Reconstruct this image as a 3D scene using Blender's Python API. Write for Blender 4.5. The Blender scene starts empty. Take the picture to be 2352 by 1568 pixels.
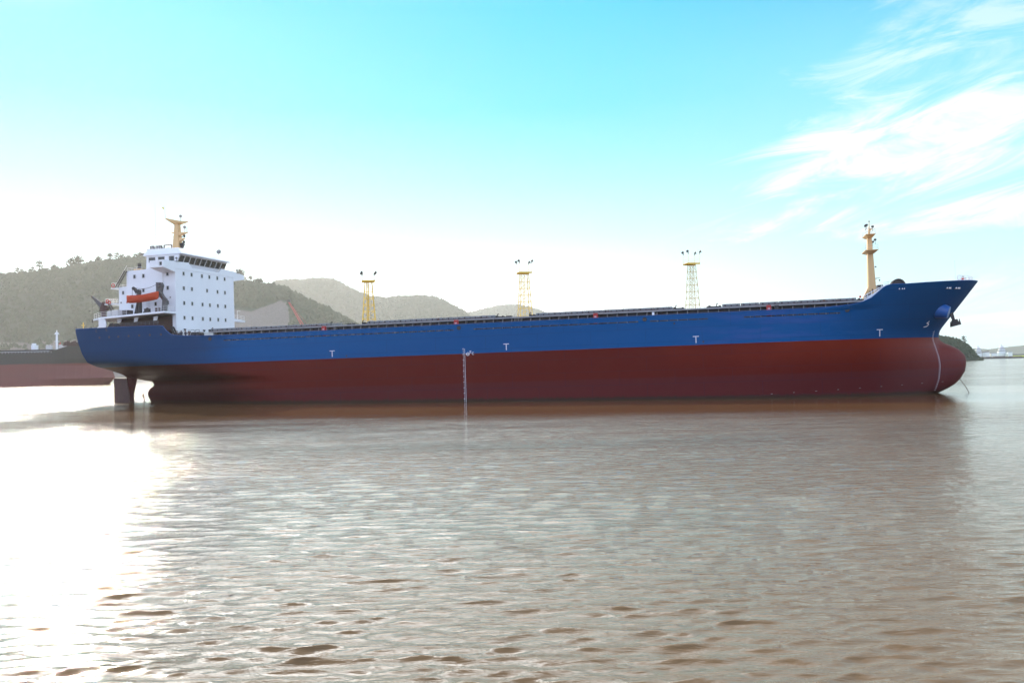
import bpy, bmesh, math, random
import numpy as np
from mathutils import Vector, Matrix, Euler, noise
random.seed(7); rnd = random.random
sc = bpy.context.scene; COL = sc.collection
PI = math.pi; rad = math.radians

# ------------------------------------------------------------------ camera
HCAM = 6.3; FPX = 2068.0; ROLL = .021; PITCH = math.atan(55/FPX)
cd = bpy.data.cameras.new('camera'); cam = bpy.data.objects.new('camera', cd); COL.objects.link(cam)
cd.sensor_fit = 'HORIZONTAL'; cd.sensor_width = 36; cd.lens = FPX/2352*36
cd.clip_start = .1; cd.clip_end = 40000
fw = Vector((0, math.cos(PITCH), math.sin(PITCH))); up = Vector((0, -math.sin(PITCH), math.cos(PITCH))); xx = Vector((1, 0, 0))
R_ = xx*math.cos(ROLL) - up*math.sin(ROLL); U_ = xx*math.sin(ROLL) + up*math.cos(ROLL)
cam.matrix_world = Matrix(((R_.x, U_.x, -fw.x, 0), (R_.y, U_.y, -fw.y, 0), (R_.z, U_.z, -fw.z, HCAM), (0, 0, 0, 1)))
sc.camera = cam
sc.view_settings.view_transform = 'Standard'; sc.view_settings.look = 'None'
sc.view_settings.exposure = .13; sc.view_settings.gamma = 1
sc.render.resolution_x = 1024; sc.render.resolution_y = 682

# ------------------------------------------------------------------ sun
SUN_AZ = rad(-29.0); SUN_EL = rad(27)
sd = Vector((math.sin(SUN_AZ)*math.cos(SUN_EL), math.cos(SUN_AZ)*math.cos(SUN_EL), math.sin(SUN_EL)))
ld = bpy.data.lights.new('sun', 'SUN'); ld.energy = 5.0; ld.angle = rad(.6); ld.color = (1, .9, .76)
lo = bpy.data.objects.new('sun', ld); COL.objects.link(lo); lo.rotation_euler = sd.to_track_quat('Z', 'Y').to_euler()

# ------------------------------------------------------------------ node helper
class NT:
    def __init__(s, nt): s.nt = nt; s.n = nt.nodes; s.l = nt.links
    def node(s, t, **k):
        n = s.n.new(t)
        for a, b in k.items():
            if a.startswith('i_'): n.inputs[a[2:].replace('_', ' ')].default_value = b
            else: setattr(n, a, b)
        return n
    def plug(s, sock, v):
        if isinstance(v, bpy.types.NodeSocket): s.l.new(v, sock)
        elif v is not None: sock.default_value = v
    def math(s, op, a, b=None, c=None, clamp=False):
        n = s.n.new('ShaderNodeMath'); n.operation = op; n.use_clamp = clamp
        s.plug(n.inputs[0], a); s.plug(n.inputs[1], b)
        if c is not None: s.plug(n.inputs[2], c)
        return n.outputs[0]
    def ramp(s, fac, pts, interp='LINEAR'):
        n = s.n.new('ShaderNodeValToRGB'); cr = n.color_ramp; cr.interpolation = interp
        while len(cr.elements) < len(pts): cr.elements.new(.5)
        for e, (p, c) in zip(cr.elements, pts):
            e.position = p; e.color = (c if hasattr(c, '__len__') else (c, c, c))[:3] + (1,) if hasattr(c, '__len__') else (c, c, c, 1)
        s.plug(n.inputs[0], fac); return n.outputs[0]
    def mix(s, fac, a, b, bt='MIX'):
        n = s.n.new('ShaderNodeMix'); n.data_type = 'RGBA'; n.blend_type = bt
        s.plug(n.inputs[0], fac); s.plug(n.inputs[6], a); s.plug(n.inputs[7], b); return n.outputs[2]
    def smooth(s, v, a, b):
        n = s.n.new('ShaderNodeMapRange'); n.interpolation_type = 'SMOOTHSTEP'
        s.plug(n.inputs[0], v); n.inputs[1].default_value = a; n.inputs[2].default_value = b; return n.outputs[0]
    def noise(s, vec, scale, detail=3, rough=.5, dist=0):
        n = s.n.new('ShaderNodeTexNoise'); s.plug(n.inputs['Vector'], vec)
        n.inputs['Scale'].default_value = scale; n.inputs['Detail'].default_value = detail
        n.inputs['Roughness'].default_value = rough; n.inputs['Distortion'].default_value = dist; return n.outputs[0]
    def map(s, vec, scale=(1, 1, 1), loc=(0, 0, 0), rot=(0, 0, 0)):
        n = s.n.new('ShaderNodeMapping'); s.plug(n.inputs[0], vec)
        n.inputs['Scale'].default_value = scale; n.inputs['Location'].default_value = loc; n.inputs['Rotation'].default_value = rot
        return n.outputs[0]

# ------------------------------------------------------------------ world sky
w = bpy.data.worlds.new('World'); sc.world = w; w.use_nodes = True
N = NT(w.node_tree); N.n.clear()
tc = N.node('ShaderNodeTexCoord'); gen = tc.outputs['Generated']
sep = N.node('ShaderNodeSeparateXYZ'); N.l.new(gen, sep.inputs[0])
el = N.math('ARCSINE', sep.outputs[2]); az = N.math('ARCTAN2', sep.outputs[0], sep.outputs[1])
eld = N.math('MULTIPLY', el, 180/PI/90)     # 0..1 = 0..90 degrees
azd = N.math('MULTIPLY', az, 180/PI)
eldeg = N.math('MULTIPLY', el, 180/PI)
D = 1/90
left = N.ramp(eld, [(0, (1.6, 1.6, 1.55)), (5*D, (.92, 1.1, 1.12)), (8*D, (.58, .97, 1.0)), (11.5*D, (.33, .84, .97)), (16*D, (.10, .71, .89)), (22*D, (.02, .60, .86)), (34*D, (.8, 1.0, 1.2)), (58*D, (.75, .76, .80)), (1, (.25, .36, .6))])
right = N.ramp(eld, [(0, (.82, 1.08, 1.12)), (4*D, (.66, 1.02, 1.08)), (8*D, (.52, .97, 1.04)), (13*D, (.29, .80, .95)), (18*D, (.17, .68, .90)), (23*D, (.03, .48, .83)), (34*D, (.95, .98, 1.05)), (58*D, (.75, .76, .80)), (1, (.25, .36, .6))])
fr = N.smooth(azd, 2, 24)
base = N.mix(fr, left, right)
back = N.ramp(eld, [(0, (1.35, 1.6, 2.15)), (25*D, (1.25, 1.5, 2.05)), (50*D, (.5, .65, 1.0)), (1, (.25, .36, .6))])
base = N.mix(N.smooth(N.math('ABSOLUTE', azd), 55, 110), base, back)
# clouds: wisps fanning out on the right
cv = N.node('ShaderNodeCombineXYZ'); N.plug(cv.inputs[0], azd); N.plug(cv.inputs[1], N.math('SUBTRACT', eldeg, N.math('MULTIPLY', azd, .22)))
cvec = N.map(cv.outputs[0], scale=(.075, .30, 1), loc=(3.1, 1.7, 0))
nz = N.noise(cvec, 1.25, 10, .62, 1.3)
nz2 = N.noise(N.map(cv.outputs[0], scale=(.03, .11, 1), loc=(7.4, 4.2, 2)), 1.0, 3, .5, .4)
def blob(ca, ce, ra, re, tilt):
    a = N.math('SUBTRACT', azd, ca); e = N.math('SUBTRACT', N.math('SUBTRACT', eldeg, ce), N.math('MULTIPLY', a, tilt))
    return N.math('ADD', N.math('POWER', N.math('ABSOLUTE', N.math('DIVIDE', a, ra)), 2), N.math('POWER', N.math('ABSOLUTE', N.math('DIVIDE', e, re)), 2))
def cover(bl, amp, noise_, lo_, hi_):
    v = N.math('SUBTRACT', noise_, N.math('MULTIPLY', bl, amp)); return N.smooth(v, lo_, hi_)
c1 = cover(blob(26, 12.0, 10, 3.6, .12), .22, nz, .18, .52)
c2 = cover(blob(22.5, 8.3, 12, 1.3, -.0), .22, nz, .24, .60)
c3 = N.math('MULTIPLY', cover(blob(29, 17.5, 9, 5.5, .1), .2, nz, .28, .6), .5)
c4 = N.math('MULTIPLY', cover(blob(29, 3.4, 5, 2.2, 0), .2, nz2, .25, .5), .9)
cl = N.math('MAXIMUM', N.math('MAXIMUM', c1, c2), N.math('MAXIMUM', c3, c4))
tex = N.mix(nz, (.72, .93, 1.0, 1), (1.15, 1.12, 1.12, 1))
cloudc = N.mix(N.smooth(nz, .38, .62), (.68, .93, 1.0, 1), (.98, 1.04, 1.05, 1))
skyc = N.mix(cl, base, cloudc)
# brightening of the air low down under the sun
sdot = N.node('ShaderNodeVectorMath', operation='DOT_PRODUCT'); N.l.new(gen, sdot.inputs[0]); sdot.inputs[1].default_value = (math.sin(SUN_AZ), math.cos(SUN_AZ), 0.0)
glow = N.math('MULTIPLY', N.math('POWER', N.math('MAXIMUM', sdot.outputs['Value'], 0), 8), N.ramp(eld, [(0, .5), (5*D, .22), (8.5*D, 0), (1, 0)]))
skyc = N.mix(1.0, skyc, N.mix(glow, (0, 0, 0, 1), (1.2, 1.1, 1.0, 1)), 'ADD')
s3 = N.node('ShaderNodeVectorMath', operation='DOT_PRODUCT'); N.l.new(gen, s3.inputs[0]); s3.inputs[1].default_value = tuple(sd)
aur = N.math('EXPONENT', N.math('MULTIPLY', N.math('SUBTRACT', s3.outputs['Value'], 1.0), 2/(rad(2.7)**2)))
skyc = N.mix(1.0, skyc, N.mix(aur, (0, 0, 0, 1), (30, 28, 24, 1)), 'ADD')
hi = N.math('MULTIPLY', N.smooth(eldeg, 22.4, 28), N.math('EXPONENT', N.math('MULTIPLY', N.math('POWER', N.math('DIVIDE', N.math('ADD', azd, 18), 25), 2), -1)))  # added glow band above the view, there to brighten the water's reflections
skyc = N.mix(1.0, skyc, N.mix(N.math('MULTIPLY', hi, N.smooth(eldeg, 42, 28)), (0, 0, 0, 1), (9.5, 9.3, 9.1, 1)), 'ADD')
ns = N.node('ShaderNodeTexSky', sky_type='NISHITA'); ns.sun_disc = False; ns.sun_elevation = SUN_EL; ns.sun_rotation = SUN_AZ; ns.air_density = 1.2; ns.dust_density = 1
bg1 = N.node('ShaderNodeBackground'); N.l.new(skyc, bg1.inputs[0]); bg1.inputs[1].default_value = 1.0
bg2 = N.node('ShaderNodeBackground'); N.l.new(ns.outputs[0], bg2.inputs[0]); bg2.inputs[1].default_value = .004
ad = N.node('ShaderNodeAddShader'); N.l.new(bg1.outputs[0], ad.inputs[0]); N.l.new(bg2.outputs[0], ad.inputs[1])
wo = N.node('ShaderNodeOutputWorld'); N.l.new(ad.outputs[0], wo.inputs[0])
w.cycles.sampling_method = 'AUTOMATIC'

# ------------------------------------------------------------------ materials
def newmat(name):
    m = bpy.data.materials.new(name); m.use_nodes = True; t = NT(m.node_tree)
    b = m.node_tree.nodes['Principled BSDF']; return m, t, b
def paint(name, col, rough=.5, var=.12, scale=1.5, metal=0, rust=0, bump=0, streak=False):
    m, t, b = newmat(name); o = t.node('ShaderNodeTexCoord').outputs['Object']
    n1 = t.noise(t.map(o, scale=(1, 1, .25 if streak else 1)), scale, 5, .6)
    c = t.mix(n1, tuple(x*(1-var) for x in col)+(1,), tuple(min(1, x*(1+var)) for x in col)+(1,))
    if rust:
        n2 = t.noise(t.map(o, scale=(1.5, 1.5, .4)), scale*1.7, 6, .7)
        c = t.mix(t.smooth(n2, .62-rust*.2, .78-rust*.2), c, (.12, .045, .02, 1))
    t.l.new(c, b.inputs['Base Color']); b.inputs['Roughness'].default_value = rough; b.inputs['Metallic'].default_value = metal
    if bump:
        bp = t.node('ShaderNodeBump'); bp.inputs['Strength'].default_value = bump; t.plug(bp.inputs['Height'], n1); t.l.new(bp.outputs[0], b.inputs['Normal'])
    return m
M = {}
M['white'] = paint('white_paint', (.80, .81, .83), .42, .05, .6, streak=True)
M['white2'] = paint('worn_white_paint', (.62, .60, .58), .5, .1, 1.2, rust=.15, streak=True)
M['steel'] = paint('deck_steel', (.10, .095, .095), .6, .25, 1.1, rust=.55)
M['cover'] = paint('hatch_cover_grey', (.20, .21, .22), .55, .18, .5, rust=.35, streak=True)
M['stay'] = paint('stay_grey', (.28, .27, .26), .6, .2, 2, rust=.2)
M['rail'] = paint('coaming_bar', (.30, .29, .29), .6, .15, .7, rust=.3)
M['dark'] = paint('dark_gear', (.035, .03, .03), .6, .3, 2, rust=.3)
M['brown'] = paint('brown_primer', (.07, .03, .025), .6, .25, 1.3, rust=.3)
M['mast'] = paint('buff_mast_paint', (.66, .43, .20), .5, .08, .8, streak=True)
M['pale'] = paint('pale_tower_paint', (.52, .42, .17), .6, .15, .7)
M['yellow'] = paint('yellow_tower_paint', (.75, .50, .05), .5, .15, .7)
M['orange'] = paint('orange_lifeboat', (.52, .06, .015), .75, .1, 1.2)
M['redpaint'] = paint('red_paint', (.42, .02, .018), .4, .1, 2)
M['blue'] = paint('blue_paint', (.008, .09, .33), .35, .1, .6)
M['glass'] = paint('dark_glass', (.025, .03, .03), .12, .2, .5)
M['bark'] = paint('bark', (.07, .05, .035), .9, .3, 2)
M['skin'] = paint('skin', (.35, .2, .13), .6, .05, 9)
M['cloth_dark'] = paint('dark_cloth', (.04, .035, .05), .9, .2, 6)
M['cloth_brown'] = paint('brown_cloth', (.10, .05, .035), .9, .2, 6)
M['cloth_red'] = paint('red_cloth', (.62, .03, .02), .8, .15, 6)
M['helmet'] = paint('helmet', (.12, .07, .04), .5, .1, 6)
M['mark'] = paint('white_marking', (.75, .76, .80), .6, .12, 3)
M['pennant'] = paint('yellow_cloth', (.75, .68, .15), .8, .1, 5)
M['pier'] = paint('pier_concrete', (.30, .28, .25), .85, .2, .3)
M['sand'] = paint('shore_rock', (.22, .18, .14), .9, .3, .05)

def hull_mat():
    m, t, b = newmat('hull_paint'); o = t.node('ShaderNodeTexCoord').outputs['Object']
    s = t.node('ShaderNodeSeparateXYZ'); t.l.new(o, s.inputs[0])
    big = t.noise(t.map(o, scale=(.02, .02, .12)), 1, 4, .55)
    st = t.noise(t.map(o, scale=(1.1, 1.1, .06)), 1, 6, .68)
    bl = t.mix(big, (.0, .060, .20, 1), (.0, .095, .28, 1))
    bl = t.mix(t.math('MULTIPLY', st, .22), bl, (.02, .10, .27, 1))
    rd = t.mix(big, (.085, .006, .004, 1), (.14, .011, .006, 1))
    fwd = t.smooth(t.math('ADD', s.outputs[0], t.math('MULTIPLY', t.math('SUBTRACT', t.noise(t.map(o, scale=(.06, .06, .25)), 1, 4, .6), .5), 50)), 22, 52)
    rd = t.mix(t.math('MULTIPLY', fwd, .6), rd, t.mix(t.smooth(s.outputs[2], 3, 8.5), (.10, .004, .002, 1), (.22, .022, .005, 1)))
    bl = t.mix(t.math('MULTIPLY', t.smooth(t.math('ADD', s.outputs[0], t.math('MULTIPLY', big, 14)), 58, 74), .55), bl, (.0, .030, .085, 1))  # shade of the bow flare painted into the topside blue as darker navy
    scf = t.math('MULTIPLY', t.math('MULTIPLY', t.smooth(s.outputs[0], 26, 40), t.smooth(s.outputs[0], 58, 50)), t.smooth(t.noise(t.map(o, scale=(.12, .12, .9)), 1, 6, .65), .42, .62))
    bl = t.mix(t.math('MULTIPLY', scf, .28), bl, (.07, .09, .30, 1))
    rd = t.mix(t.math('MULTIPLY', st, .2), rd, (.09, .02, .02, 1))
    low = t.smooth(t.math('ADD', s.outputs[2], t.math('MULTIPLY', st, .25)), 3.75, 3.35)
    rd = t.mix(t.math('MULTIPLY', low, .45), rd, (.085, .022, .028, 1))
    sc1 = t.smooth(t.noise(t.map(o, scale=(.25, .25, 1.6)), 1, 6, .7), .66, .72)
    c = t.mix(t.smooth(s.outputs[2], 8.70, 8.715), rd, bl)
    c = t.mix(t.math('MULTIPLY', sc1, .07), c, (.12, .10, .13, 1))
    wl = t.math('ADD', s.outputs[2], t.math('ADD', t.math('MULTIPLY', s.outputs[0], .0122), t.math('MULTIPLY', t.math('SUBTRACT', st, .5), .9)))
    c = t.mix(t.math('MULTIPLY', t.smooth(wl, .75, .2), .8), c, (.035, .028, .018, 1))
    aft_tone = t.smooth(t.math('ADD', s.outputs[0], t.math('MULTIPLY', big, 26)), -36, -52)
    c = t.mix(t.math('MULTIPLY', aft_tone, .72), c, t.mix(t.smooth(s.outputs[2], 8.70, 8.715), (.035, .010, .008, 1), (.014, .035, .085, 1)))  # topsides and bottom both turn darker and duller towards the stern
    # plate seams: fine shallow grooves
    br = t.node('ShaderNodeTexBrick'); cb = t.node('ShaderNodeCombineXYZ'); t.plug(cb.inputs[0], s.outputs[0]); t.plug(cb.inputs[1], s.outputs[2]); t.l.new(cb.outputs[0], br.inputs[0])
    br.inputs['Scale'].default_value = 1; br.inputs['Brick Width'].default_value = 9.5; br.inputs['Row Height'].default_value = 2.35; br.inputs['Mortar Size'].default_value = .035; br.inputs['Mortar Smooth'].default_value = 1
    dent = t.noise(t.map(o, scale=(.55, .55, .5)), 1, 3, .5)
    hgt = t.math('SUBTRACT', t.math('MULTIPLY', dent, .5), t.math('MULTIPLY', br.outputs['Fac'], .12))
    c = t.mix(t.math('MULTIPLY', br.outputs['Fac'], .6), c, (.01, .02, .05, 1))
    bp = t.node('ShaderNodeBump'); bp.inputs['Strength'].default_value = .5; bp.inputs['Distance'].default_value = .15; t.plug(bp.inputs['Height'], hgt)
    t.l.new(bp.outputs[0], b.inputs['Normal']); t.l.new(c, b.inputs['Base Color'])
    t.plug(b.inputs['Roughness'], t.math('ADD', .45, t.math('MULTIPLY', st, .2))); t.plug(b.inputs['Specular IOR Level'], t.math('ADD', .06, t.math('MULTIPLY', t.math('MULTIPLY', t.smooth(s.outputs[0], 58, 68), t.smooth(s.outputs[2], 8.75, 8.6)), .28)))
    return m
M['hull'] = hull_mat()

def foliage(name, a, bcol, scale=.12):
    m, t, b = newmat(name); o = t.node('ShaderNodeTexCoord').outputs['Object']
    n1 = t.noise(o, scale, 5, .65); c = t.mix(n1, a+(1,), bcol+(1,)); t.l.new(c, b.inputs['Base Color']); b.inputs['Roughness'].default_value = .9
    b.inputs['Specular IOR Level'].default_value = .08
    return m
M['leaf'] = foliage('leaf_canopy', (.035, .052, .03), (.09, .11, .06))
M['leaf2'] = foliage('leaf_dark', (.02, .04, .022), (.05, .075, .03), .4)
M['grass'] = foliage('bank_grass', (.22, .30, .03), (.36, .42, .05), .02)

def hill_mat(quarry=False):
    m, t, b = newmat('hillside'); o = t.node('ShaderNodeTexCoord').outputs['Object']
    n1 = t.noise(o, .06, 6, .65); c = t.mix(n1, (.045, .06, .038, 1), (.10, .12, .08, 1))
    if quarry:
        s = t.node('ShaderNodeSeparateXYZ'); t.l.new(o, s.inputs[0])
        wob = t.math('MULTIPLY', t.math('SUBTRACT', t.noise(o, .035, 5, .65), .5), 26)
        x = t.math('ADD', s.outputs[0], wob); z = t.math('ADD', s.outputs[2], t.math('MULTIPLY', wob, .7))
        top = t.ramp(t.math('DIVIDE', t.math('ADD', s.outputs[0], 599.5), 171.7), [(0.0, 0.355), (0.111, 0.545), (0.285, 0.655), (0.476, 0.627), (0.619, 0.696), (0.698, 0.763), (0.778, 0.736), (0.889, 0.517), (1.0, 0.083)])
        mk = t.smooth(t.math('SUBTRACT', t.math('MULTIPLY', top, 200), t.math('ADD', s.outputs[2], t.math('MULTIPLY', wob, .4))), -2, 4)
        rock = t.mix(t.noise(t.map(o, scale=(1, 1, .12)), .35, 6, .7), (.11, .10, .085, 1), (.32, .28, .25, 1))
        c = t.mix(mk, c, rock)
    bp = t.node('ShaderNodeBump'); bp.inputs['Strength'].default_value = .8; bp.inputs['Distance'].default_value = 3; t.plug(bp.inputs['Height'], t.noise(o, .25, 5, .7)); t.l.new(bp.outputs[0], b.inputs['Normal'])
    t.l.new(c, b.inputs['Base Color']); b.inputs['Roughness'].default_value = .95; b.inputs['Specular IOR Level'].default_value = .05
    return m
t_q_hi, t_q_lo = 60, 54

def water_mat():
    m, t, b = newmat('river_water'); g = t.node('ShaderNodeNewGeometry').outputs['Position']
    silt = t.noise(t.map(g, scale=(.02, .035, 1)), 1, 4, .55)
    c = t.mix(silt, (.10, .056, .020, 1), (.215, .122, .047, 1)); t.l.new(c, b.inputs['Base Color'])
    b.inputs['IOR'].default_value = 1.45
    a1 = t.noise(t.map(g, scale=(.55, 1.9, 1), rot=(0, 0, .10)), 1.5, 5, .6, .5)
    a2 = t.noise(t.map(g, scale=(.5, 1.5, 1), rot=(0, 0, -.15)), .55, 4, .6, .3)
    a3 = t.noise(t.map(g, scale=(.1, .3, 1)), .35, 4, .6, .2)
    d = t.node('ShaderNodeVectorMath', operation='LENGTH'); t.l.new(g, d.inputs[0]); dist = d.outputs['Value']
    f2 = t.smooth(dist, 45, 150)      # the longer waves are real geometry close by
    t.plug(b.inputs['Roughness'], t.math('ADD', .025, t.math('MULTIPLY', t.smooth(dist, 25, 170), .07)))
    calm = t.math('ADD', .45, t.math('MULTIPLY', t.smooth(t.noise(t.map(g, scale=(.008, .03, 1)), 1, 3, .5), .35, .65), .75))
    h = t.math('ADD', t.math('MULTIPLY', a1, t.math('ADD', .08, t.math('MULTIPLY', t.smooth(dist, 30, 80), .05))), t.math('MULTIPLY', t.math('MULTIPLY', a2, f2), .22))
    h = t.math('ADD', h, t.math('MULTIPLY', t.math('MULTIPLY', a3, f2), .75))
    bp = t.node('ShaderNodeBump'); bp.inputs['Strength'].default_value = 1; bp.inputs['Distance'].default_value = 1.0
    gs = t.node('ShaderNodeSeparateXYZ'); t.l.new(g, gs.inputs[0]); lee = t.math('SUBTRACT', 1.0, t.math('MULTIPLY', t.math('MULTIPLY', t.smooth(gs.outputs[1], 92, 128), t.smooth(gs.outputs[0], -95, -60)), t.math('MULTIPLY', t.smooth(gs.outputs[1], 215, 180), .86)))
    t.plug(bp.inputs['Height'], t.math('MULTIPLY', t.math('MULTIPLY', h, calm), lee)); t.l.new(bp.outputs[0], b.inputs['Normal'])
    return m
M['water'] = water_mat()

# ------------------------------------------------------------------ mesh helpers
class MB:
    def __init__(s): s.v = []; s.f = []
    def quad(s, *p):
        n = len(s.v); s.v += [tuple(q) for q in p]; s.f.append(tuple(range(n, n+len(p)))); return s
    def box(s, a, b):
        x0, y0, z0 = a; x1, y1, z1 = b; return s.hexa([(x0, y0, z0), (x1, y0, z0), (x1, y1, z0), (x0, y1, z0), (x0, y0, z1), (x1, y0, z1), (x1, y1, z1), (x0, y1, z1)])
    def hexa(s, p):
        n = len(s.v); s.v += [tuple(q) for q in p]
        for f in ((0, 3, 2, 1), (4, 5, 6, 7), (0, 1, 5, 4), (1, 2, 6, 5), (2, 3, 7, 6), (3, 0, 4, 7)): s.f.append(tuple(n+i for i in f))
        return s
    def tube(s, a, b, r0, r1=None, n=8, cap=True):
        r1 = r0 if r1 is None else r1; a = Vector(a); b = Vector(b); d = (b-a).normalized()
        u = d.orthogonal().normalized(); v = d.cross(u); k = len(s.v)
        for c, r in ((a, r0), (b, r1)):
            for i in range(n):
                t = 2*PI*i/n; q = c+u*math.cos(t)*r+v*math.sin(t)*r; s.v.append(tuple(q))
        for i in range(n): j = (i+1) % n; s.f.append((k+i, k+j, k+n+j, k+n+i))
        if cap: s.f.append(tuple(k+i for i in range(n))[::-1]); s.f.append(tuple(k+n+i for i in range(n)))
        return s
    def path(s, pts, r, n=6):
        for a, b in zip(pts, pts[1:]): s.tube(a, b, r, r, n)
        return s
    def prism(s, poly, axis, a, b):
        """poly in the two remaining axes (in order), extruded along axis from a to b"""
        k = len(s.v); m_ = len(poly)
        for c in (a, b):
            for (p, q) in poly:
                s.v.append({0: (c, p, q), 1: (p, c, q), 2: (p, q, c)}[axis])
        s.f.append(tuple(k+i for i in range(m_))); s.f.append(tuple(k+m_+i for i in range(m_))[::-1])
        for i in range(m_): j = (i+1) % m_; s.f.append((k+i, k+m_+i, k+m_+j, k+j))
        return s
    def ball(s, c, r, nu=10, nv=7, sq=(1, 1, 1)):
        k = len(s.v)
        for j in range(nv+1):
            p = PI*j/nv
            for i in range(nu):
                t = 2*PI*i/nu; s.v.append((c[0]+r*sq[0]*math.sin(p)*math.cos(t), c[1]+r*sq[1]*math.sin(p)*math.sin(t), c[2]+r*sq[2]*math.cos(p)))
        for j in range(nv):
            for i in range(nu): s.f.append((k+j*nu+i, k+(j+1)*nu+i, k+(j+1)*nu+(i+1) % nu, k+j*nu+(i+1) % nu))
        return s
    def torus(s, c, R, r, axis=1, n=16, m_=6, a0=0, a1=2*PI):
        pts = []
        for i in range(n+1):
            t = a0+(a1-a0)*i/n; p = [0, 0, 0]; o = [k for k in range(3) if k != axis]; p[o[0]] = R*math.cos(t); p[o[1]] = R*math.sin(t); pts.append((c[0]+p[0], c[1]+p[1], c[2]+p[2]))
        return s.path(pts, r, m_)
    def mesh(s, name, mat, smooth=False, recalc=True):
        me = bpy.data.meshes.new(name); me.from_pydata(s.v, [], s.f); me.materials.append(mat)
        if recalc:
            bm = bmesh.new(); bm.from_mesh(me); bmesh.ops.remove_doubles(bm, verts=bm.verts, dist=1e-5) if smooth else None
            bmesh.ops.recalc_face_normals(bm, faces=bm.faces); bm.to_mesh(me); bm.free()
        if smooth: me.polygons.foreach_set('use_smooth', [True]*len(me.polygons))
        me.update(); return me
    def obj(s, name, mat, parent=None, smooth=False, label=None, bevel=0, loc=None, **k):
        o = bpy.data.objects.new(name, s.mesh(name, mat, smooth)); COL.objects.link(o)
        if parent: o.parent = parent
        if loc: o.location = loc
        if label: o['label'] = label
        for a, b in k.items(): o[a] = b
        if bevel:
            md = o.modifiers.new('bevel', 'BEVEL'); md.width = bevel; md.segments = 2; md.limit_method = 'ANGLE'
        return o
def thing(name, label, cat, loc=(0, 0, 0), group=None, mw=None):
    o = bpy.data.objects.new(name, None); COL.objects.link(o); o.empty_display_size = .5
    if mw is not None: o.matrix_world = mw
    else: o.location = loc
    o['label'] = label; o['category'] = cat
    if group: o['group'] = group
    return o
def tagobj(o, label, cat, group=None):
    o['label'] = label; o['category'] = cat
    if group: o['group'] = group
    return o
def inst(src, parent, loc, rotz=0, name=None):
    c = src.copy(); COL.objects.link(c); c.parent = parent; c.location = loc; c.rotation_euler = (0, 0, rotz)
    for ch in src.children:
        d = ch.copy(); COL.objects.link(d); d.parent = c
    return c
def lerp(a, b, t): return a+(b-a)*t
def interp(x, pts):
    if x <= pts[0][0]: return pts[0][1]
    for (a, b), (c, d) in zip(pts, pts[1:]):
        if x <= c: return b+(d-b)*(x-a)/(c-a)
    return pts[-1][1]
def sstep(x, a, b):
    t = max(0, min(1, (x-a)/(b-a))); return t*t*(3-2*t)

# ------------------------------------------------------------------ water
def build_water():
    f = np.linspace(-41, 41, 1000); s1 = np.linspace(-180, -41, 40)[:-1]; s2 = np.linspace(41, 180, 40)[1:-1]
    ang = np.radians(np.concatenate([s1, f, s2])); na = len(ang)
    r = [2.0, 6.0, 10.0, 13.0]
    while r[-1] < 9000:
        d = r[-1]; r.append(d*(1+(.0036 if d < 90 else .0036*(1+(d-90)/90*.9) if d < 400 else .03)))
    r = np.array(r); nr = len(r)
    A, Rr = np.meshgrid(ang, r); X = Rr*np.sin(A); Y = Rr*np.cos(A)
    Z = np.zeros_like(X); DX = np.zeros_like(X); DY = np.zeros_like(X)
    rs = np.random.RandomState(3); spac = np.maximum(np.gradient(r), 1e-3)[:, None]*np.ones((1, na))
    for i in range(90):
        L = .2*(3.0/.2)**(rs.rand()**1.35); k = 2*PI/L
        th = PI/2+rs.normal(0, .31)+.06; kx, ky = k*math.cos(th), k*math.sin(th)
        amp = .030*L/2/PI*(1.3 if L < .8 else .85 if L < 1.1 else .36 if L < 1.7 else .22)
        fade = np.clip((L/spac-3.0)/4.0, 0, 1)
        ph = kx*X+ky*Y+rs.rand()*2*PI
        Z += amp*np.sin(ph)*fade; c = amp*np.cos(ph)*fade*1.25; DX += c*kx/k; DY += c*ky/k
    gust = 1+.2*np.sin(X*.05+1.3+np.sin(Y*.031))*np.sin(Y*.043+.7)
    ss = lambda v, a, b: (lambda q: q*q*(3-2*q))(np.clip((v-a)/(b-a), 0, 1))
    gust = gust*(1-.86*ss(Y, 92, 128)*(1-ss(Y, 180, 215))*ss(X, -95, -60))
    Z *= gust; X = X+DX*gust; Y = Y+DY*gust
    V = np.stack([X, Y, Z], -1).reshape(-1, 3).astype(np.float32)
    i = np.arange(nr-1)[:, None]*na; j = np.arange(na)[None, :]; j2 = (j+1) % na
    F = np.stack([i+j, i+j2, i+na+j2, i+na+j], -1).reshape(-1, 4)[:, ::-1]
    me = bpy.data.meshes.new('water'); me.vertices.add(len(V)); me.vertices.foreach_set('co', V.ravel())
    me.loops.add(F.size); me.loops.foreach_set('vertex_index', F.ravel().astype(np.int32))
    me.polygons.add(len(F)); me.polygons.foreach_set('loop_start', np.arange(0, F.size, 4, dtype=np.int32)); me.polygons.foreach_set('loop_total', np.full(len(F), 4, np.int32))
    me.polygons.foreach_set('use_smooth', np.ones(len(F), bool)); me.update(calc_edges=True); me.materials.append(M['water'])
    o = bpy.data.objects.new('water', me); COL.objects.link(o); o['kind'] = 'structure'; print('water', len(V)); return o
build_water()

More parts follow.
